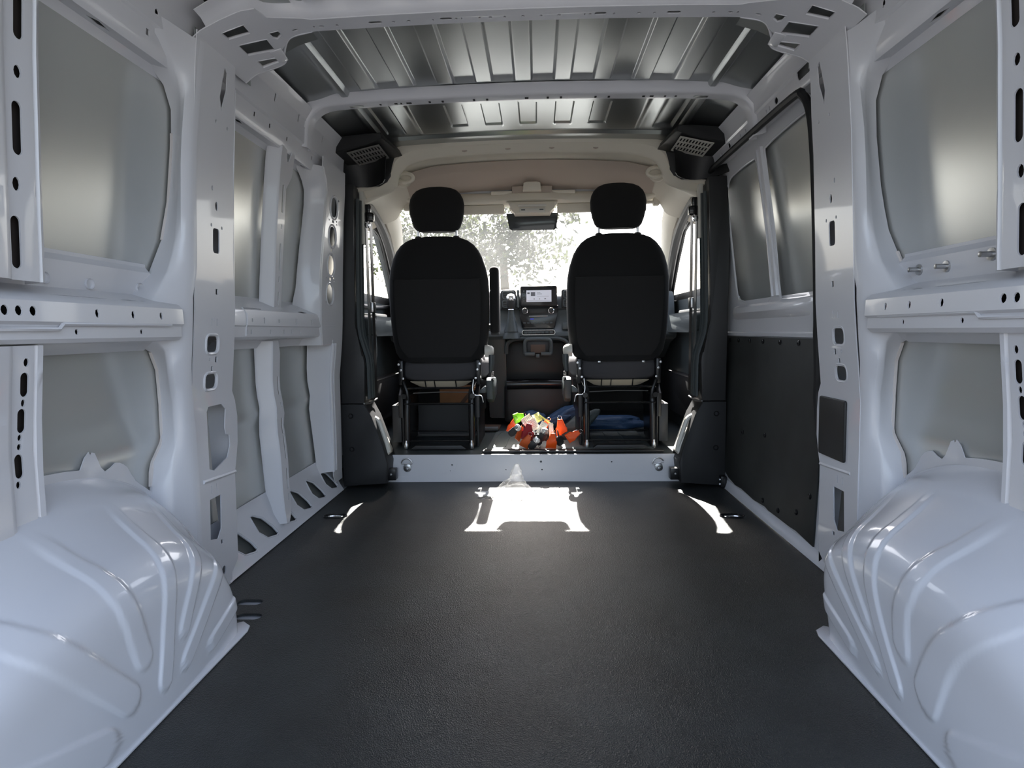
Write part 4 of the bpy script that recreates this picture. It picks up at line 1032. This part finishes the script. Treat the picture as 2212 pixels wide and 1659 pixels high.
# ================================================================== SEATS
def seat(cx, inb, arm):
    """cx: centre, inb: +1 when the aisle is on the +x side"""
    side = 'with the folded armrest' if arm else 'without armrest, near the sliding door'
    t = thing('cab_seat', ('black cab seat with an upright folded armrest, seen from behind' if arm else 'black cab seat without armrest, on the sliding door side'), 'seat', (cx, 3.3, .137), 'cab seats')
    W_ = [(.585, .17), (.592, .20), (.61, .225), (.64, .243), (.70, .255), (.78, .262), (.86, .266), (.95, .267), (1.02, .264), (1.08, .254), (1.13, .238), (1.17, .218), (1.20, .195), (1.222, .165), (1.235, .13), (1.243, .07)]
    yb = lambda z: interp([(.58, 3.185), (.75, 3.165), (1.0, 3.145), (1.15, 3.142), (1.25, 3.16)], z)     # rear surface
    td = lambda z: interp([(.58, .10), (.62, .14), (.9, .16), (1.1, .13), (1.2, .10), (1.243, .05)], z)
    rows = []
    for z, wd in W_:
        n = 3.4; r = []
        for k in range(36):
            a = 2*math.pi*k/36
            c_, s_ = math.cos(a), math.sin(a); q = (abs(c_)**n+abs(s_)**n)**(-1/n)
            d_ = td(z)
            r.append((cx+wd*q*c_, yb(z)+d_/2+d_/2*q*s_, z))
        rows.append(r)
    bk = grid('backrest', rows, 'fabric', t, cv=True, smooth=70, caps=True)
    # stitched rear panel
    rows = []
    for k in range(13):
        z = lerp(.615, 1.022, k/12); wd = interp(W_, z)-.040-.02*sstep(.68, .615, z)
        bow = .006
        rows.append([(cx+wd*u, yb(z)-.003+bow*abs(u)**6, z+.012*(1-u*u)*0) for u in [-1+.1*j for j in range(21)]])
    grid('rear_panel', rows, 'fabric_panel', bk, smooth=60, thick=.003)
    wd = interp(W_, 1.022)-.035
    tube('seam', [(cx+wd*u, yb(1.022)-.004+.006*abs(u)**6, 1.022) for u in [-1+.1*j for j in range(21)]], .0022, 'black_rubber', bk, 5)
    # head restraint
    HW = [(1.272, .085), (1.279, .108), (1.295, .122), (1.33, .135), (1.37, .143), (1.41, .145), (1.44, .139), (1.465, .126), (1.484, .106), (1.496, .078), (1.502, .04)]
    rows = []
    for z, wd in HW:
        d_ = .05*math.sin(math.pi*min(1, max(.12, (z-1.262)/.245)))**.45
        rows.append([(cx+wd*math.copysign(abs(math.cos(a))**.72, math.cos(a)), 3.205+d_*math.copysign(abs(math.sin(a))**.72, math.sin(a)), z) for a in [2*math.pi*k/36 for k in range(36)]])
    hd = grid('head_restraint', rows, 'fabric', t, cv=True, smooth=70, caps=True)
    for s in (-1, 1):
        tube('post', [(cx+s*.10, 3.20, 1.235), (cx+s*.10, 3.20, 1.30)], .0065, 'chrome', hd, 10)
        lathe('post_guide', [(.018, 0), (.020, .006), (.014, .012), (0, .012)], (cx+s*.10, 3.20, 1.238), 'black_plastic', bk, 'Z', 14)
    # seat cushion
    rows = []
    for y, z0, z1, wd in ((3.20, .50, .575, .185), (3.215, .487, .60, .20), (3.26, .478, .625, .225), (3.40, .470, .635, .245), (3.54, .470, .645, .245), (3.60, .49, .635, .235), (3.63, .53, .60, .20)):
        r = []
        for k in range(28):
            a = 2*math.pi*k/28; n = 4; c_, s_ = math.cos(a), math.sin(a); q = (abs(c_)**n+abs(s_)**n)**(-1/n)
            r.append((cx+wd*q*c_, y, (z0+z1)/2+(z1-z0)/2*q*s_))
        rows.append(r)
    cu = grid('cushion', rows, 'fabric_grey', t, cv=True, smooth=60, caps=True)
    # pale underside cloth with wires
    rows = [[(cx+u*.165*(1-.25*k/3), 3.205+k*.012, .486-.040*(k/3)*(1-.35*u*u)) for u in [-1+.125*j for j in range(17)]] for k in range(4)]
    pn = grid('spring_cloth', rows, 'canvas', t, thick=.003)
    for x in (-.085, -.035, .08): tube('spring_wire', [(cx+x, 3.198, .49), (cx+x, 3.235, .440)], .003, 'black_metal', pn, 5)
    # frame: legs, feet bolts, cross tubes, side plates
    for s in (-1, 1):
        x = cx+s*.172
        lg = tube('leg', [(x, 3.125, .150), (x, 3.13, .30), (x, 3.15, .40)], [.017, .018, .020], 'black_metal', t, 12)
        lathe('foot_bolt', [(.010, .0), (.012, .004), (.012, .028), (.008, .034), (.007, .045), (0, .046)], (x, 3.098, .138), 'steel', lg, 'Z', 12)
        prism('side_plate', [(3.12, .30), (3.52, .30), (3.56, .46), (3.22, .50), (3.12, .42)], lambda p: (cx+s*.19, p[0], p[1]), lambda p: (cx+s*.215, p[0], p[1]), 'black_metal', t, bevel=.004)
        prism('pedestal_side', [(3.15, .138), (3.52, .138), (3.54, .32), (3.15, .32)], lambda p: (cx+s*.195, p[0], p[1]), lambda p: (cx+s*.205, p[0], p[1]), 'black_metal', t, bevel=.002)
        tube('slide_rail', [(cx+s*.18, 3.10, .415), (cx+s*.18, 3.58, .415)], .014, 'black_metal', t, 8)
        bm = bmesh.new()
        add_box(bm, (cx+s*.205-.012, 3.155, .47), (cx+s*.205+.012, 3.24, .60), .004)
        finish('recliner_plate', bm, 'black_metal', t)
        for q, (dx_, z) in enumerate(((.0, .55), (.012, .58), (-.01, .505))): lathe('rivet', [(0, -.006), (.006, -.005), (.007, 0)], (cx+s*(.203+dx_), 3.154, z), 'steel', t, 'Y', 10)
        tube('height_link', [(cx+s*.165, 3.13, .395), (cx+s*.168, 3.12, .44), (cx+s*.19, 3.14, .49)], .010, 'black_metal', t, 8)
    for z, y, r in ((.456, 3.125, .006), (.372, 3.13, .006), (.176, 3.12, .005), (.20, 3.30, .004)):
        tube('cross_tube', [(cx-.185, y, z), (cx+.185, y, z)], r, 'black_gloss', t, 8)
    tube('cross_wire', [(cx-.15, 3.2, .422), (cx, 3.2, .427), (cx+.16, 3.2, .425)], .003, 'steel', t, 6)
    prism('front_panel', [(-.185, .15), (.185, .15), (.185, .33), (-.185, .33)], lambda p: (cx+p[0], 3.50, p[1]), lambda p: (cx+p[0], 3.51, p[1]), 'black_plastic', t) if arm else None
    prism('base_tray', [(-.15, .138), (.15, .138), (.12, .16), (-.12, .16)], lambda p: (cx+p[0], 3.075, p[1]), lambda p: (cx+p[0], 3.11, p[1]), 'black_plastic', t, bevel=.003)
    ob = -inb
    prism('outer_box', rrect(0, .265, .024, .10, .004, 2), lambda p: (cx+ob*.23+p[0], 3.14, p[1]), lambda p: (cx+ob*.23+p[0], 3.40, p[1]), 'black_plastic', t, bevel=.004)
    # aisle side trim: cap, lever column, bellows, round shell
    X = cx+inb*.262
    cap = lathe('recliner_cap', [(0, .028*inb), (.018, .026*inb), (.028, .016*inb), (.033, 0), (.033, -.02*inb)], (X, 3.19, .645), 'light_plastic', t, 'X', 18)
    tube('lever', [(X+inb*.015, 3.175, .625), (X+inb*.015, 3.172, .58), (X+inb*.010, 3.172, .535)], [.016, .015, .010], 'grey_plastic', t, 10)
    bm = bmesh.new()
    for k in range(9): add_tube(bm, [(X+inb*.018, 3.18, .535-k*.006), (X+inb*.018, 3.18, .531-k*.006)], .008, 8)
    finish('bellows', bm, 'black_rubber', t)
    prism('side_shell', [(3.17, .49), (3.19, .505), (3.42, .49), (3.5, .44), (3.46, .38), (3.24, .365), (3.18, .39)], lambda p: (X-inb*.016, p[0], p[1]), lambda p: (X+inb*.022, p[0], p[1]), 'grey_plastic', t, bevel=.010)
    prism('belt_buckle', [(0, .425), (.035, .425), (.035, .437), (.004, .462), (0, .46)], lambda p: (cx+inb*(.245-p[0]), 3.15, p[1]), lambda p: (cx+inb*(.245-p[0]), 3.18, p[1]), 'grey_plastic', t, bevel=.003)
    tube('release_wire', catmull([(cx+inb*.185, 3.12, .50), (cx+inb*.18, 3.115, .45), (cx+inb*.19, 3.112, .42), (cx+inb*.225, 3.112, .415), (cx+inb*.235, 3.115, .38)], 4), .003, 'steel', t, 6)
    if arm:
        bm = bmesh.new()
        X0, X1 = cx+.268, cx+.318
        add_box(bm, (X0, 3.215, .735), (X1, 3.33, 1.092), .020, 4)
        ar = finish('arm_rest', bm, 'fabric', t)
        box('arm_rest_cap', (X0+.004, 3.23, .728), (X1-.004, 3.31, .745), 'black_plastic', ar, .004)
        tube('arm_rest_pivot', [(cx+.24, 3.27, .77), (X0+.01, 3.27, .77)], .02, 'black_plastic', ar, 12)
    else:
        # small map pocket clips seen under the backrest
        for x in (-.10, .13): box('trim_hook', (cx+x-.008, 3.17, .577), (cx+x+.008, 3.18, .587), 'steel', t, .002)
    return t
seat(-.487, 1, True)
seat(.457, -1, False)

# ================================================================== CAB FLOOR THINGS
def mats():
    bm = bmesh.new()
    ol = [(-.235, 3.03), (.62, 3.03), (.62, 3.62), (.30, 3.70), (-.03, 3.70), (-.22, 3.60)]
    add_prism(bm, ol, lambda p: (p[0], p[1], .1365), lambda p: (p[0], p[1], .144), .003)
    m = thing('floor_mat', 'grey rubber cab floor mat with raised ribs between the seats', 'floor mat', (0, 3.3, .1365))
    finish('mat_sheet', bm, mat('mat_grey', (.10, .115, .115), .5, bump=('noise', 300, .2, .001)), m)
    for x in (.33, .42, .51): tube('mat_rib', [(x, 3.10, .144), (x-.005, 3.55, .144)], .004, 'mat_grey', m, 6)
    for pts in ([(-.20, 3.08), (-.19, 3.55), (-.05, 3.64), (.02, 3.63), (.04, 3.08)], [(-.14, 3.12), (-.13, 3.4), (-.10, 3.45)]):
        tube('mat_rib', catmull([(x, y, .144) for x, y in pts], 4), .004, 'mat_grey', m, 6)
    box('mat_lip', (-.25, 2.985, .1365), (.66, 3.03, .150), 'black_plastic', m, .006)
    pm = prism('foot_board', [(-.40, 3.66), (-.21, 3.66), (-.205, 3.84), (-.40, 3.84)], lambda p: (p[0], p[1], .1365), lambda p: (p[0], p[1], .150), mat('brown_board', (.16, .10, .07), .75, vary=(8, .3)), None, bevel=.003)
    tag(pm, 'brown board lying in the footwell ahead of the armrest seat', 'board')
    rl = tube('rolled_mat', [(-.34, 3.635, .153), (-.21, 3.635, .153)], .016, 'grey_plastic', None, 10)
    tag(rl, 'dark grey rolled edge of a mat behind the brown board', 'mat roll')
mats()
def carton():
    t = box('cardboard_box', (-.58, 3.72, .137), (-.34, 3.93, .40), mat('carton', (.28, .13, .055), .8, vary=(12, .15)), None, .004)
    tag(t, 'orange brown cardboard box on the floor beyond the armrest seat', 'box')
    o = prism('packing_tape', [(-.50, .25), (-.47, .25), (-.36, .385), (-.39, .385)], lambda p: (p[0], 3.7195, p[1]), lambda p: (p[0], 3.7185, p[1]), mat('tape', (.10, .06, .035), .5), t)
carton()
def jacket():
    t = thing('jacket', 'crumpled dark blue jacket with grey lining on the cab floor', 'jacket', (.2, 3.65, .14))
    def lump(name, c, rad, m, seed, squash=.55, n=30, twist=0):
        rows = []
        for i in range(n+1):
            th = math.pi*i/n
            r = []
            for k in range(2*n):
                ph = 2*math.pi*k/(2*n)
                d = Vector((math.sin(th)*math.cos(ph), math.sin(th)*math.sin(ph), math.cos(th)))
                f = 1+.28*noise.noise(d*1.6+Vector((seed, 0, 0)))+.12*abs(noise.noise(d*4+Vector((0, seed, 0))))
                p = Vector((d.x*rad[0], d.y*rad[1], d.z*rad[2]))*f
                p.rotate(Matrix.Rotation(twist, 3, 'Y'))
                q = Vector(c)+p; q.z = max(q.z, .140)
                r.append(q)
            rows.append(r)
        return grid(name, rows, m, t, cv=True, smooth=60)
    blue = mat('jacket_blue', (.025, .06, .13), .55, bump=('noise', 60, .4, .01)); MATS['jacket_blue'] = blue
    lump('sleeve', (.07, 3.62, .18), (.16, .05, .035), 'jacket_blue', 1.3, twist=-.35)
    lump('body', (.19, 3.68, .215), (.15, .08, .05), 'jacket_blue', 4.1, twist=-.5)
    lump('collar', (.02, 3.70, .22), (.07, .05, .03), 'jacket_blue', 6.3, twist=.3)
    lump('lining', (.27, 3.60, .18), (.14, .06, .05), mat('lining_grey', (.09, .11, .11), .7), 8.2, twist=-.6)
    lump('hem', (.46, 3.68, .18), (.22, .09, .05), 'jacket_blue', 2.2)
jacket()
def keys():
    org = mat('tag_orange', (.85, .10, .01), .35, coat=.3); red = mat('tag_red', (.28, .01, .02), .35); grn = mat('tag_green', (.25, .75, .02), .4)
    dor = mat('tag_rust', (.55, .10, .02), .45)
    pap = mat('paper', (.72, .70, .60), .8); ye = mat('paper_yellow', (.70, .68, .22), .8); ink = mat('ink', (.25, .25, .24), .8)
    G = {'o': 'tag_orange', 'r': 'tag_red', 'g': 'tag_green', 'd': 'tag_rust'}
    def place(o, loc, rot):
        o.location = loc; o.rotation_euler = [math.radians(a) for a in rot]
    def flag(m, label, loc, rot, s=1.0):
        t = thing('key_tag', label, 'key tag', (0, 0, 0), 'key tags in the pile')
        ol = [(-.020, -.030), (.020, -.030), (.020, -.002), (.014, .004), (.012, .016), (.008, .030), (-.008, .030), (-.012, .016), (-.014, .004), (-.020, -.002)]
        prism('tag_plate', [(a*s, b*s) for a, b in ol], lambda p: (p[0], -.003, p[1]), lambda p: (p[0], .003, p[1]), G[m], t, bevel=.0015)
        tube('tag_rim', [(a*s*.86, -.0035, b*s*.88) for a, b in ol], .0016, G[m], t, 5, True)
        tube('key_ring', [(.010*math.cos(a), .002*math.sin(2*a), .036*s+.010*math.sin(a)) for a in [2*math.pi*k/16 for k in range(16)]], .0012, 'chrome', t, 5, True)
        place(t, loc, rot)
    def fob(label, loc, rot):
        t = thing('key_fob', label, 'car key', (0, 0, 0), 'car keys in the pile')
        prism('fob_body', rrect(0, -.012, .018, .026, .012, 5), lambda p: (p[0], -.007, p[1]), lambda p: (p[0], .007, p[1]), 'black_plastic', t, bevel=.003)
        c = prism('fob_cap', rrect(0, .022, .017, .014, .009, 5), lambda p: (p[0], -.0078, p[1]), lambda p: (p[0], .0078, p[1]), 'steel', t, bevel=.003)
        box('cap_slot', (-.004, -.009, .012), (.004, -.0075, .033), 'chrome', c, .001)
        place(t, loc, rot)
    def label_(label, m, loc, rot, w_=.024, h_=.032, lines=True):
        t = thing('paper_label', label, 'paper label', (0, 0, 0), 'paper labels in the pile')
        rows = [[(-w_+2*w_*i/6, .004*math.sin(i*.9)+.002*j, -h_+2*h_*j/6) for i in range(7)] for j in range(7)]
        grid('label_sheet', rows, m, t, thick=.0006)
        if lines:
            bm = bmesh.new()
            for k in range(5): add_box(bm, (-w_*.7, -.0035, -h_*.6+k*h_*.28), (w_*.7, -.0025, -h_*.6+k*h_*.28+.0015))
            finish('print_line', bm, ink, t, 0)
        place(t, loc, rot)
    def blob(label, loc, rot, sc):
        t = thing('key_bow', label, 'car key', (0, 0, 0), 'car keys in the pile')
        prism('bow', rrect(0, 0, .016*sc, .024*sc, .012*sc, 5), lambda p: (p[0], -.006, p[1]), lambda p: (p[0], .006, p[1]), 'black_plastic', t, bevel=.003)
        prism('blade', [(-.004, .02), (.004, .02), (.004, .062), (0, .068), (-.004, .06)], lambda p: (p[0], -.0012, p[1]), lambda p: (p[0], .0012, p[1]), 'steel', t, bevel=.0004)
        place(t, loc, rot)
    K = lambda px, py: (lerp(-.116, .248, (px-1105)/145.), 0, .137+(978-py)*.00243)
    def at(px, py, y): k = K(px, py); return (k[0], y, k[2])
    # lower rim of the pile
    flag('d', 'rust orange key tag at the foot of the pile beside the black fob', at(1140, 958, 3.05), (15, 28, 0), 1.25)
    flag('o', 'bright orange key tag standing upright at the foot of the pile', at(1192, 957, 3.04), (12, 6, 10), 1.35)
    flag('o', 'orange key tag tilted far over beside the seat leg', at(1236, 948, 3.07), (10, 58, 0), 1.25)
    flag('o', 'large orange key tag lying over the right shoulder of the pile', at(1212, 933, 3.10), (5, -8, -12), 1.5)
    flag('o', 'small orange key tag half hidden beneath the grey capped fob', at(1111, 930, 3.12), (5, 20, 10), 1.2)
    flag('d', 'narrow rust key tag seen on edge by the dark red tag', at(1126, 943, 3.08), (10, 30, 65), 1.3)
    flag('o', 'orange key tag peeking out behind the white label strips', at(1178, 930, 3.145), (20, 30, 20), 1.1)
    flag('r', 'dark red key tag in the middle of the pile', at(1143, 940, 3.08), (14, 12, -6), 1.55)
    flag('g', 'bright green key tag on top of the pile', at(1124, 912, 3.14), (-50, 75, 0), 1.3)
    fob('black car key with grey cap lying tilted beside the small orange tag', at(1116, 936, 3.07), (10, 48, 0))
    fob('black car key with grey cap standing among the orange tags', at(1174, 944, 3.05), (18, 22, 8))
    fob('black car key at the foot of the pile beside the rust orange tag', at(1156, 962, 3.045), (5, 38, 0))
    blob('black key bow under the dark red tag', at(1165, 955, 3.06), (20, 10, 0), 1.3)
    blob('black key bow beside the large orange tag', at(1208, 958, 3.06), (20, -20, 20), 1.2)
    blob('black key bow below the tilted orange tag', at(1222, 950, 3.09), (10, 60, 0), 1.1)
    label_('cream paper label with faint print beside the green tag', 'paper', at(1143, 917, 3.12), (-35, 60, 0), .022, .036)
    label_('yellowish paper label on top of the pile', 'paper_yellow', at(1162, 912, 3.13), (-40, -20, 10), .020, .03)
    label_('grey folded paper label in the heart of the pile', 'paper', at(1156, 925, 3.09), (-15, -25, 20), .020, .030)
    label_('printed paper label leaning on the standing fob', 'paper', at(1172, 932, 3.07), (-12, 30, -8), .018, .034)
    label_('plain white paper strip hanging between the orange tags', 'paper', at(1191, 936, 3.07), (-5, -4, 0), .012, .036, False)
    label_('pale twisted paper strip running over the top of the pile', 'paper_yellow', at(1180, 917, 3.11), (-20, -55, 0), .005, .05, False)
    # core of the pile: bunched split rings
    t = thing('split_ring_bunch', 'bunch of dark rings and keys under the coloured tags', 'key ring', (.06, 3.13, .145))
    random.seed(3)
    for k in range(16):
        c = Vector((.06+random.uniform(-.12, .12), 3.13+random.uniform(-.03, .03), .158+random.uniform(0, .07)))
        n_ = Vector((random.uniform(-1, 1), random.uniform(-1, 1), random.uniform(-1, 1))).normalized(); u_ = n_.orthogonal().normalized(); v_ = n_.cross(u_)
        tube('split_ring', [c+u_*.014*math.cos(a)+v_*.014*math.sin(a) for a in [2*math.pi*q/14 for q in range(14)]], .0016, 'chrome' if k % 2 else 'black_metal', t, 5, True)
    for k in range(9):
        c = Vector((.06+random.uniform(-.11, .11), 3.14+random.uniform(-.03, .03), .165+random.uniform(0, .05)))
        bm = bmesh.new(); add_box(bm, (-.02, -.006, -.014), (.02, .006, .014), .005)
        bmesh.ops.rotate(bm, verts=bm.verts, cent=(0, 0, 0), matrix=Matrix.Rotation(random.uniform(0, 3), 3, (random.random(), random.random(), 1)))
        bmesh.ops.translate(bm, verts=bm.verts, vec=c)
        finish('key_body', bm, 'black_plastic', t)
keys()

# ================================================================== LOAD SPACE SMALL THINGS
def riser_ring(sx):
    x = sx*.625
    t = thing('tie_down_ring', 'steel tie-down ring bolted to the white riser in front of the %s' % ('armrest seat' if sx < 0 else 'seat without armrest'), 'tie-down ring', (x, 2.95, .09), 'tie-down rings on the riser')
    tilt = .0 if sx < 0 else -.25
    R_ = Matrix.Rotation(tilt, 4, 'Y')
    def w_(p): v = R_ @ Vector(p); return (x+v.x, 2.95+v.y, .075+v.z)
    pts = [(-.025, -.012, .018), (.025, -.012, .018)]
    arc = [(.027*math.cos(a), -.014, .020+.027*math.sin(a)) for a in [math.pi*k/14 for k in range(15)]]
    tube('ring', [w_(p) for p in arc], .003, 'steel', t, 8, True)
    bm = bmesh.new(); add_prism(bm, rrect(0, -.002, .019, .021, .018, 5), lambda p: w_((p[0], 0, p[1])), lambda p: w_((p[0], -.006, p[1])), .002)
    finish('base_plate', bm, 'steel', t)
    lathe('bolt', [(0, -.009), (.006, -.008), (.009, -.003), (.010, 0)], w_((0, -.006, -.006)), 'chrome', t, 'Y', 14)
for s in (-1, 1): riser_ring(s)
def floor_ring(sx):
    x, y = sx*.805, 2.385
    t = thing('floor_lashing_eye', 'recessed steel lashing eye in the black floor beside the %s' % ('open sill wall' if sx < 0 else 'sliding door'), 'lashing eye', (x, y, -.01), 'floor lashing eyes')
    prism('cup', rrect(x, y, .044, .021, .021, 6), lambda p: (p[0], p[1], -.011), lambda p: (p[0], p[1], -.008), 'steel', t, bevel=.001)
    tube('rim', [(p[0], p[1], .001) for p in rrect(x, y, .047, .024, .024, 6)], .0035, 'black_gloss', t, 6, True)
    tube('eye', [(x+.030*math.cos(a), y+.012*math.sin(a), -.002) for a in [2*math.pi*k/20 for k in range(20)]], .0035, 'chrome', t, 8, True)
    lathe('bolt', [(.008, 0), (.007, .006), (0, .007)], (x-.01, y, -.008), 'steel', t, 'Z', 10)
for s in (-1, 1): floor_ring(s)
def bag():
    m = bpy.data.materials.new('clear_plastic'); m.use_nodes = True
    n = m.node_tree.nodes; l = m.node_tree.links; n.clear()
    o = n.new('ShaderNodeOutputMaterial'); tr = n.new('ShaderNodeBsdfTransparent'); gl = n.new('ShaderNodeBsdfGlossy'); gl.inputs['Roughness'].default_value = .12
    df = n.new('ShaderNodeBsdfTranslucent'); df.inputs[0].default_value = (.9, .9, .9, 1)
    fr = n.new('ShaderNodeLayerWeight'); fr.inputs[0].default_value = .25
    a = n.new('ShaderNodeMixShader'); b = n.new('ShaderNodeMixShader'); b.inputs[0].default_value = .015
    l.new(fr.outputs['Facing'], a.inputs[0]); l.new(tr.outputs[0], a.inputs[1]); l.new(gl.outputs[0], a.inputs[2])
    l.new(a.outputs[0], b.inputs[1]); l.new(df.outputs[0], b.inputs[2]); l.new(b.outputs[0], o.inputs[0]); MATS['clear_plastic'] = m
    rows = []
    N, M_ = 44, 60
    for i in range(N+1):
        f = i/N
        r = []
        for k in range(M_):
            a_ = 2*math.pi*k/M_
            # heap: wide skirt, crumpled peak leaning back
            rad = lerp(.155, .006, f**.55)
            wob = 1+.32*noise.noise(Vector((math.cos(a_)*1.7, math.sin(a_)*1.7, f*2.5)))
            x = -.085+rad*wob*math.cos(a_)*1.05+.02*f; y = 2.70+rad*wob*math.sin(a_)*.75
            z = .004+.135*f**1.5
            q = Vector((x*26, y*26, z*30))
            dn = noise.noise_vector(q)*.012+noise.noise_vector(q*2.3)*.005
            z2 = max(.0015, z+dn.z*(.5+f))
            r.append((x+dn.x, y+dn.y, z2))
        rows.append(r)
    t = grid('plastic_bag', rows, 'clear_plastic', None, cv=True, smooth=20)
    tag(t, 'crumpled clear plastic bag lying on the black floor by the riser', 'plastic bag')
bag()

# ================================================================== OUTSIDE
def tree(x, y, zc, r, seed, label):
    t = thing('tree', label, 'tree', (x, y, -.58), 'trees beyond the windscreen')
    rnd = random.Random(seed)
    tube('trunk', [(x, y, -.58), (x+.05, y, .8), (x-.05, y, zc)], [.16, .12, .07], mat('bark_%d' % seed, (.10, .075, .05), .9), t, 8)
    bm = bmesh.new()
    for k in range(60):
        d = Vector((rnd.gauss(0, 1), rnd.gauss(0, 1), rnd.gauss(0, 1))).normalized()*r*rnd.uniform(.35, 1)
        cc = Vector((x, y, zc))+Vector((d.x, d.y*.7, d.z*.75))
        for q in range(70):
            p = cc+Vector((rnd.gauss(0, .22), rnd.gauss(0, .22), rnd.gauss(0, .18)))
            u = Vector((rnd.gauss(0, 1), rnd.gauss(0, 1), rnd.gauss(0, .6))).normalized(); v = u.orthogonal().normalized()
            s = rnd.uniform(.05, .11)
            bm.faces.new([bm.verts.new(p+u*s), bm.verts.new(p+v*s*.5), bm.verts.new(p-u*s), bm.verts.new(p-v*s*.5)])
    m = bpy.data.materials.new('leaf'); m.use_nodes = True
    b = m.node_tree.nodes['Principled BSDF']; b.inputs['Base Color'].default_value = (.022, .028, .010, 1); b.inputs['Roughness'].default_value = .6
    n = m.node_tree.nodes; l = m.node_tree.links
    tl = n.new('ShaderNodeBsdfTranslucent'); tl.inputs[0].default_value = (.028, .036, .012, 1)
    mx = n.new('ShaderNodeMixShader'); mx.inputs[0].default_value = .5
    l.new(b.outputs[0], mx.inputs[1]); l.new(tl.outputs[0], mx.inputs[2]); l.new(mx.outputs[0], n['Material Output'].inputs[0])
    o = finish('foliage', bm, m, t, 0, recalc=False); o['kind'] = 'stuff'
tree(-.7, 14, 3.1, 1.9, 11, 'leafy green tree in glare seen through the windscreen between the seats')
tree(-3.4, 19, 3.6, 2.2, 12, 'paler leafy tree standing farther off behind the first one')
def outside_wall():
    b = box('garden_wall', (-9, 24, -.58), (9, 24.4, .8), mat('pale_wall', (.55, .53, .50), .9, vary=(2, .1)), None, .02)
    tag(b, 'low pale wall far beyond the windscreen', 'wall')
outside_wall()
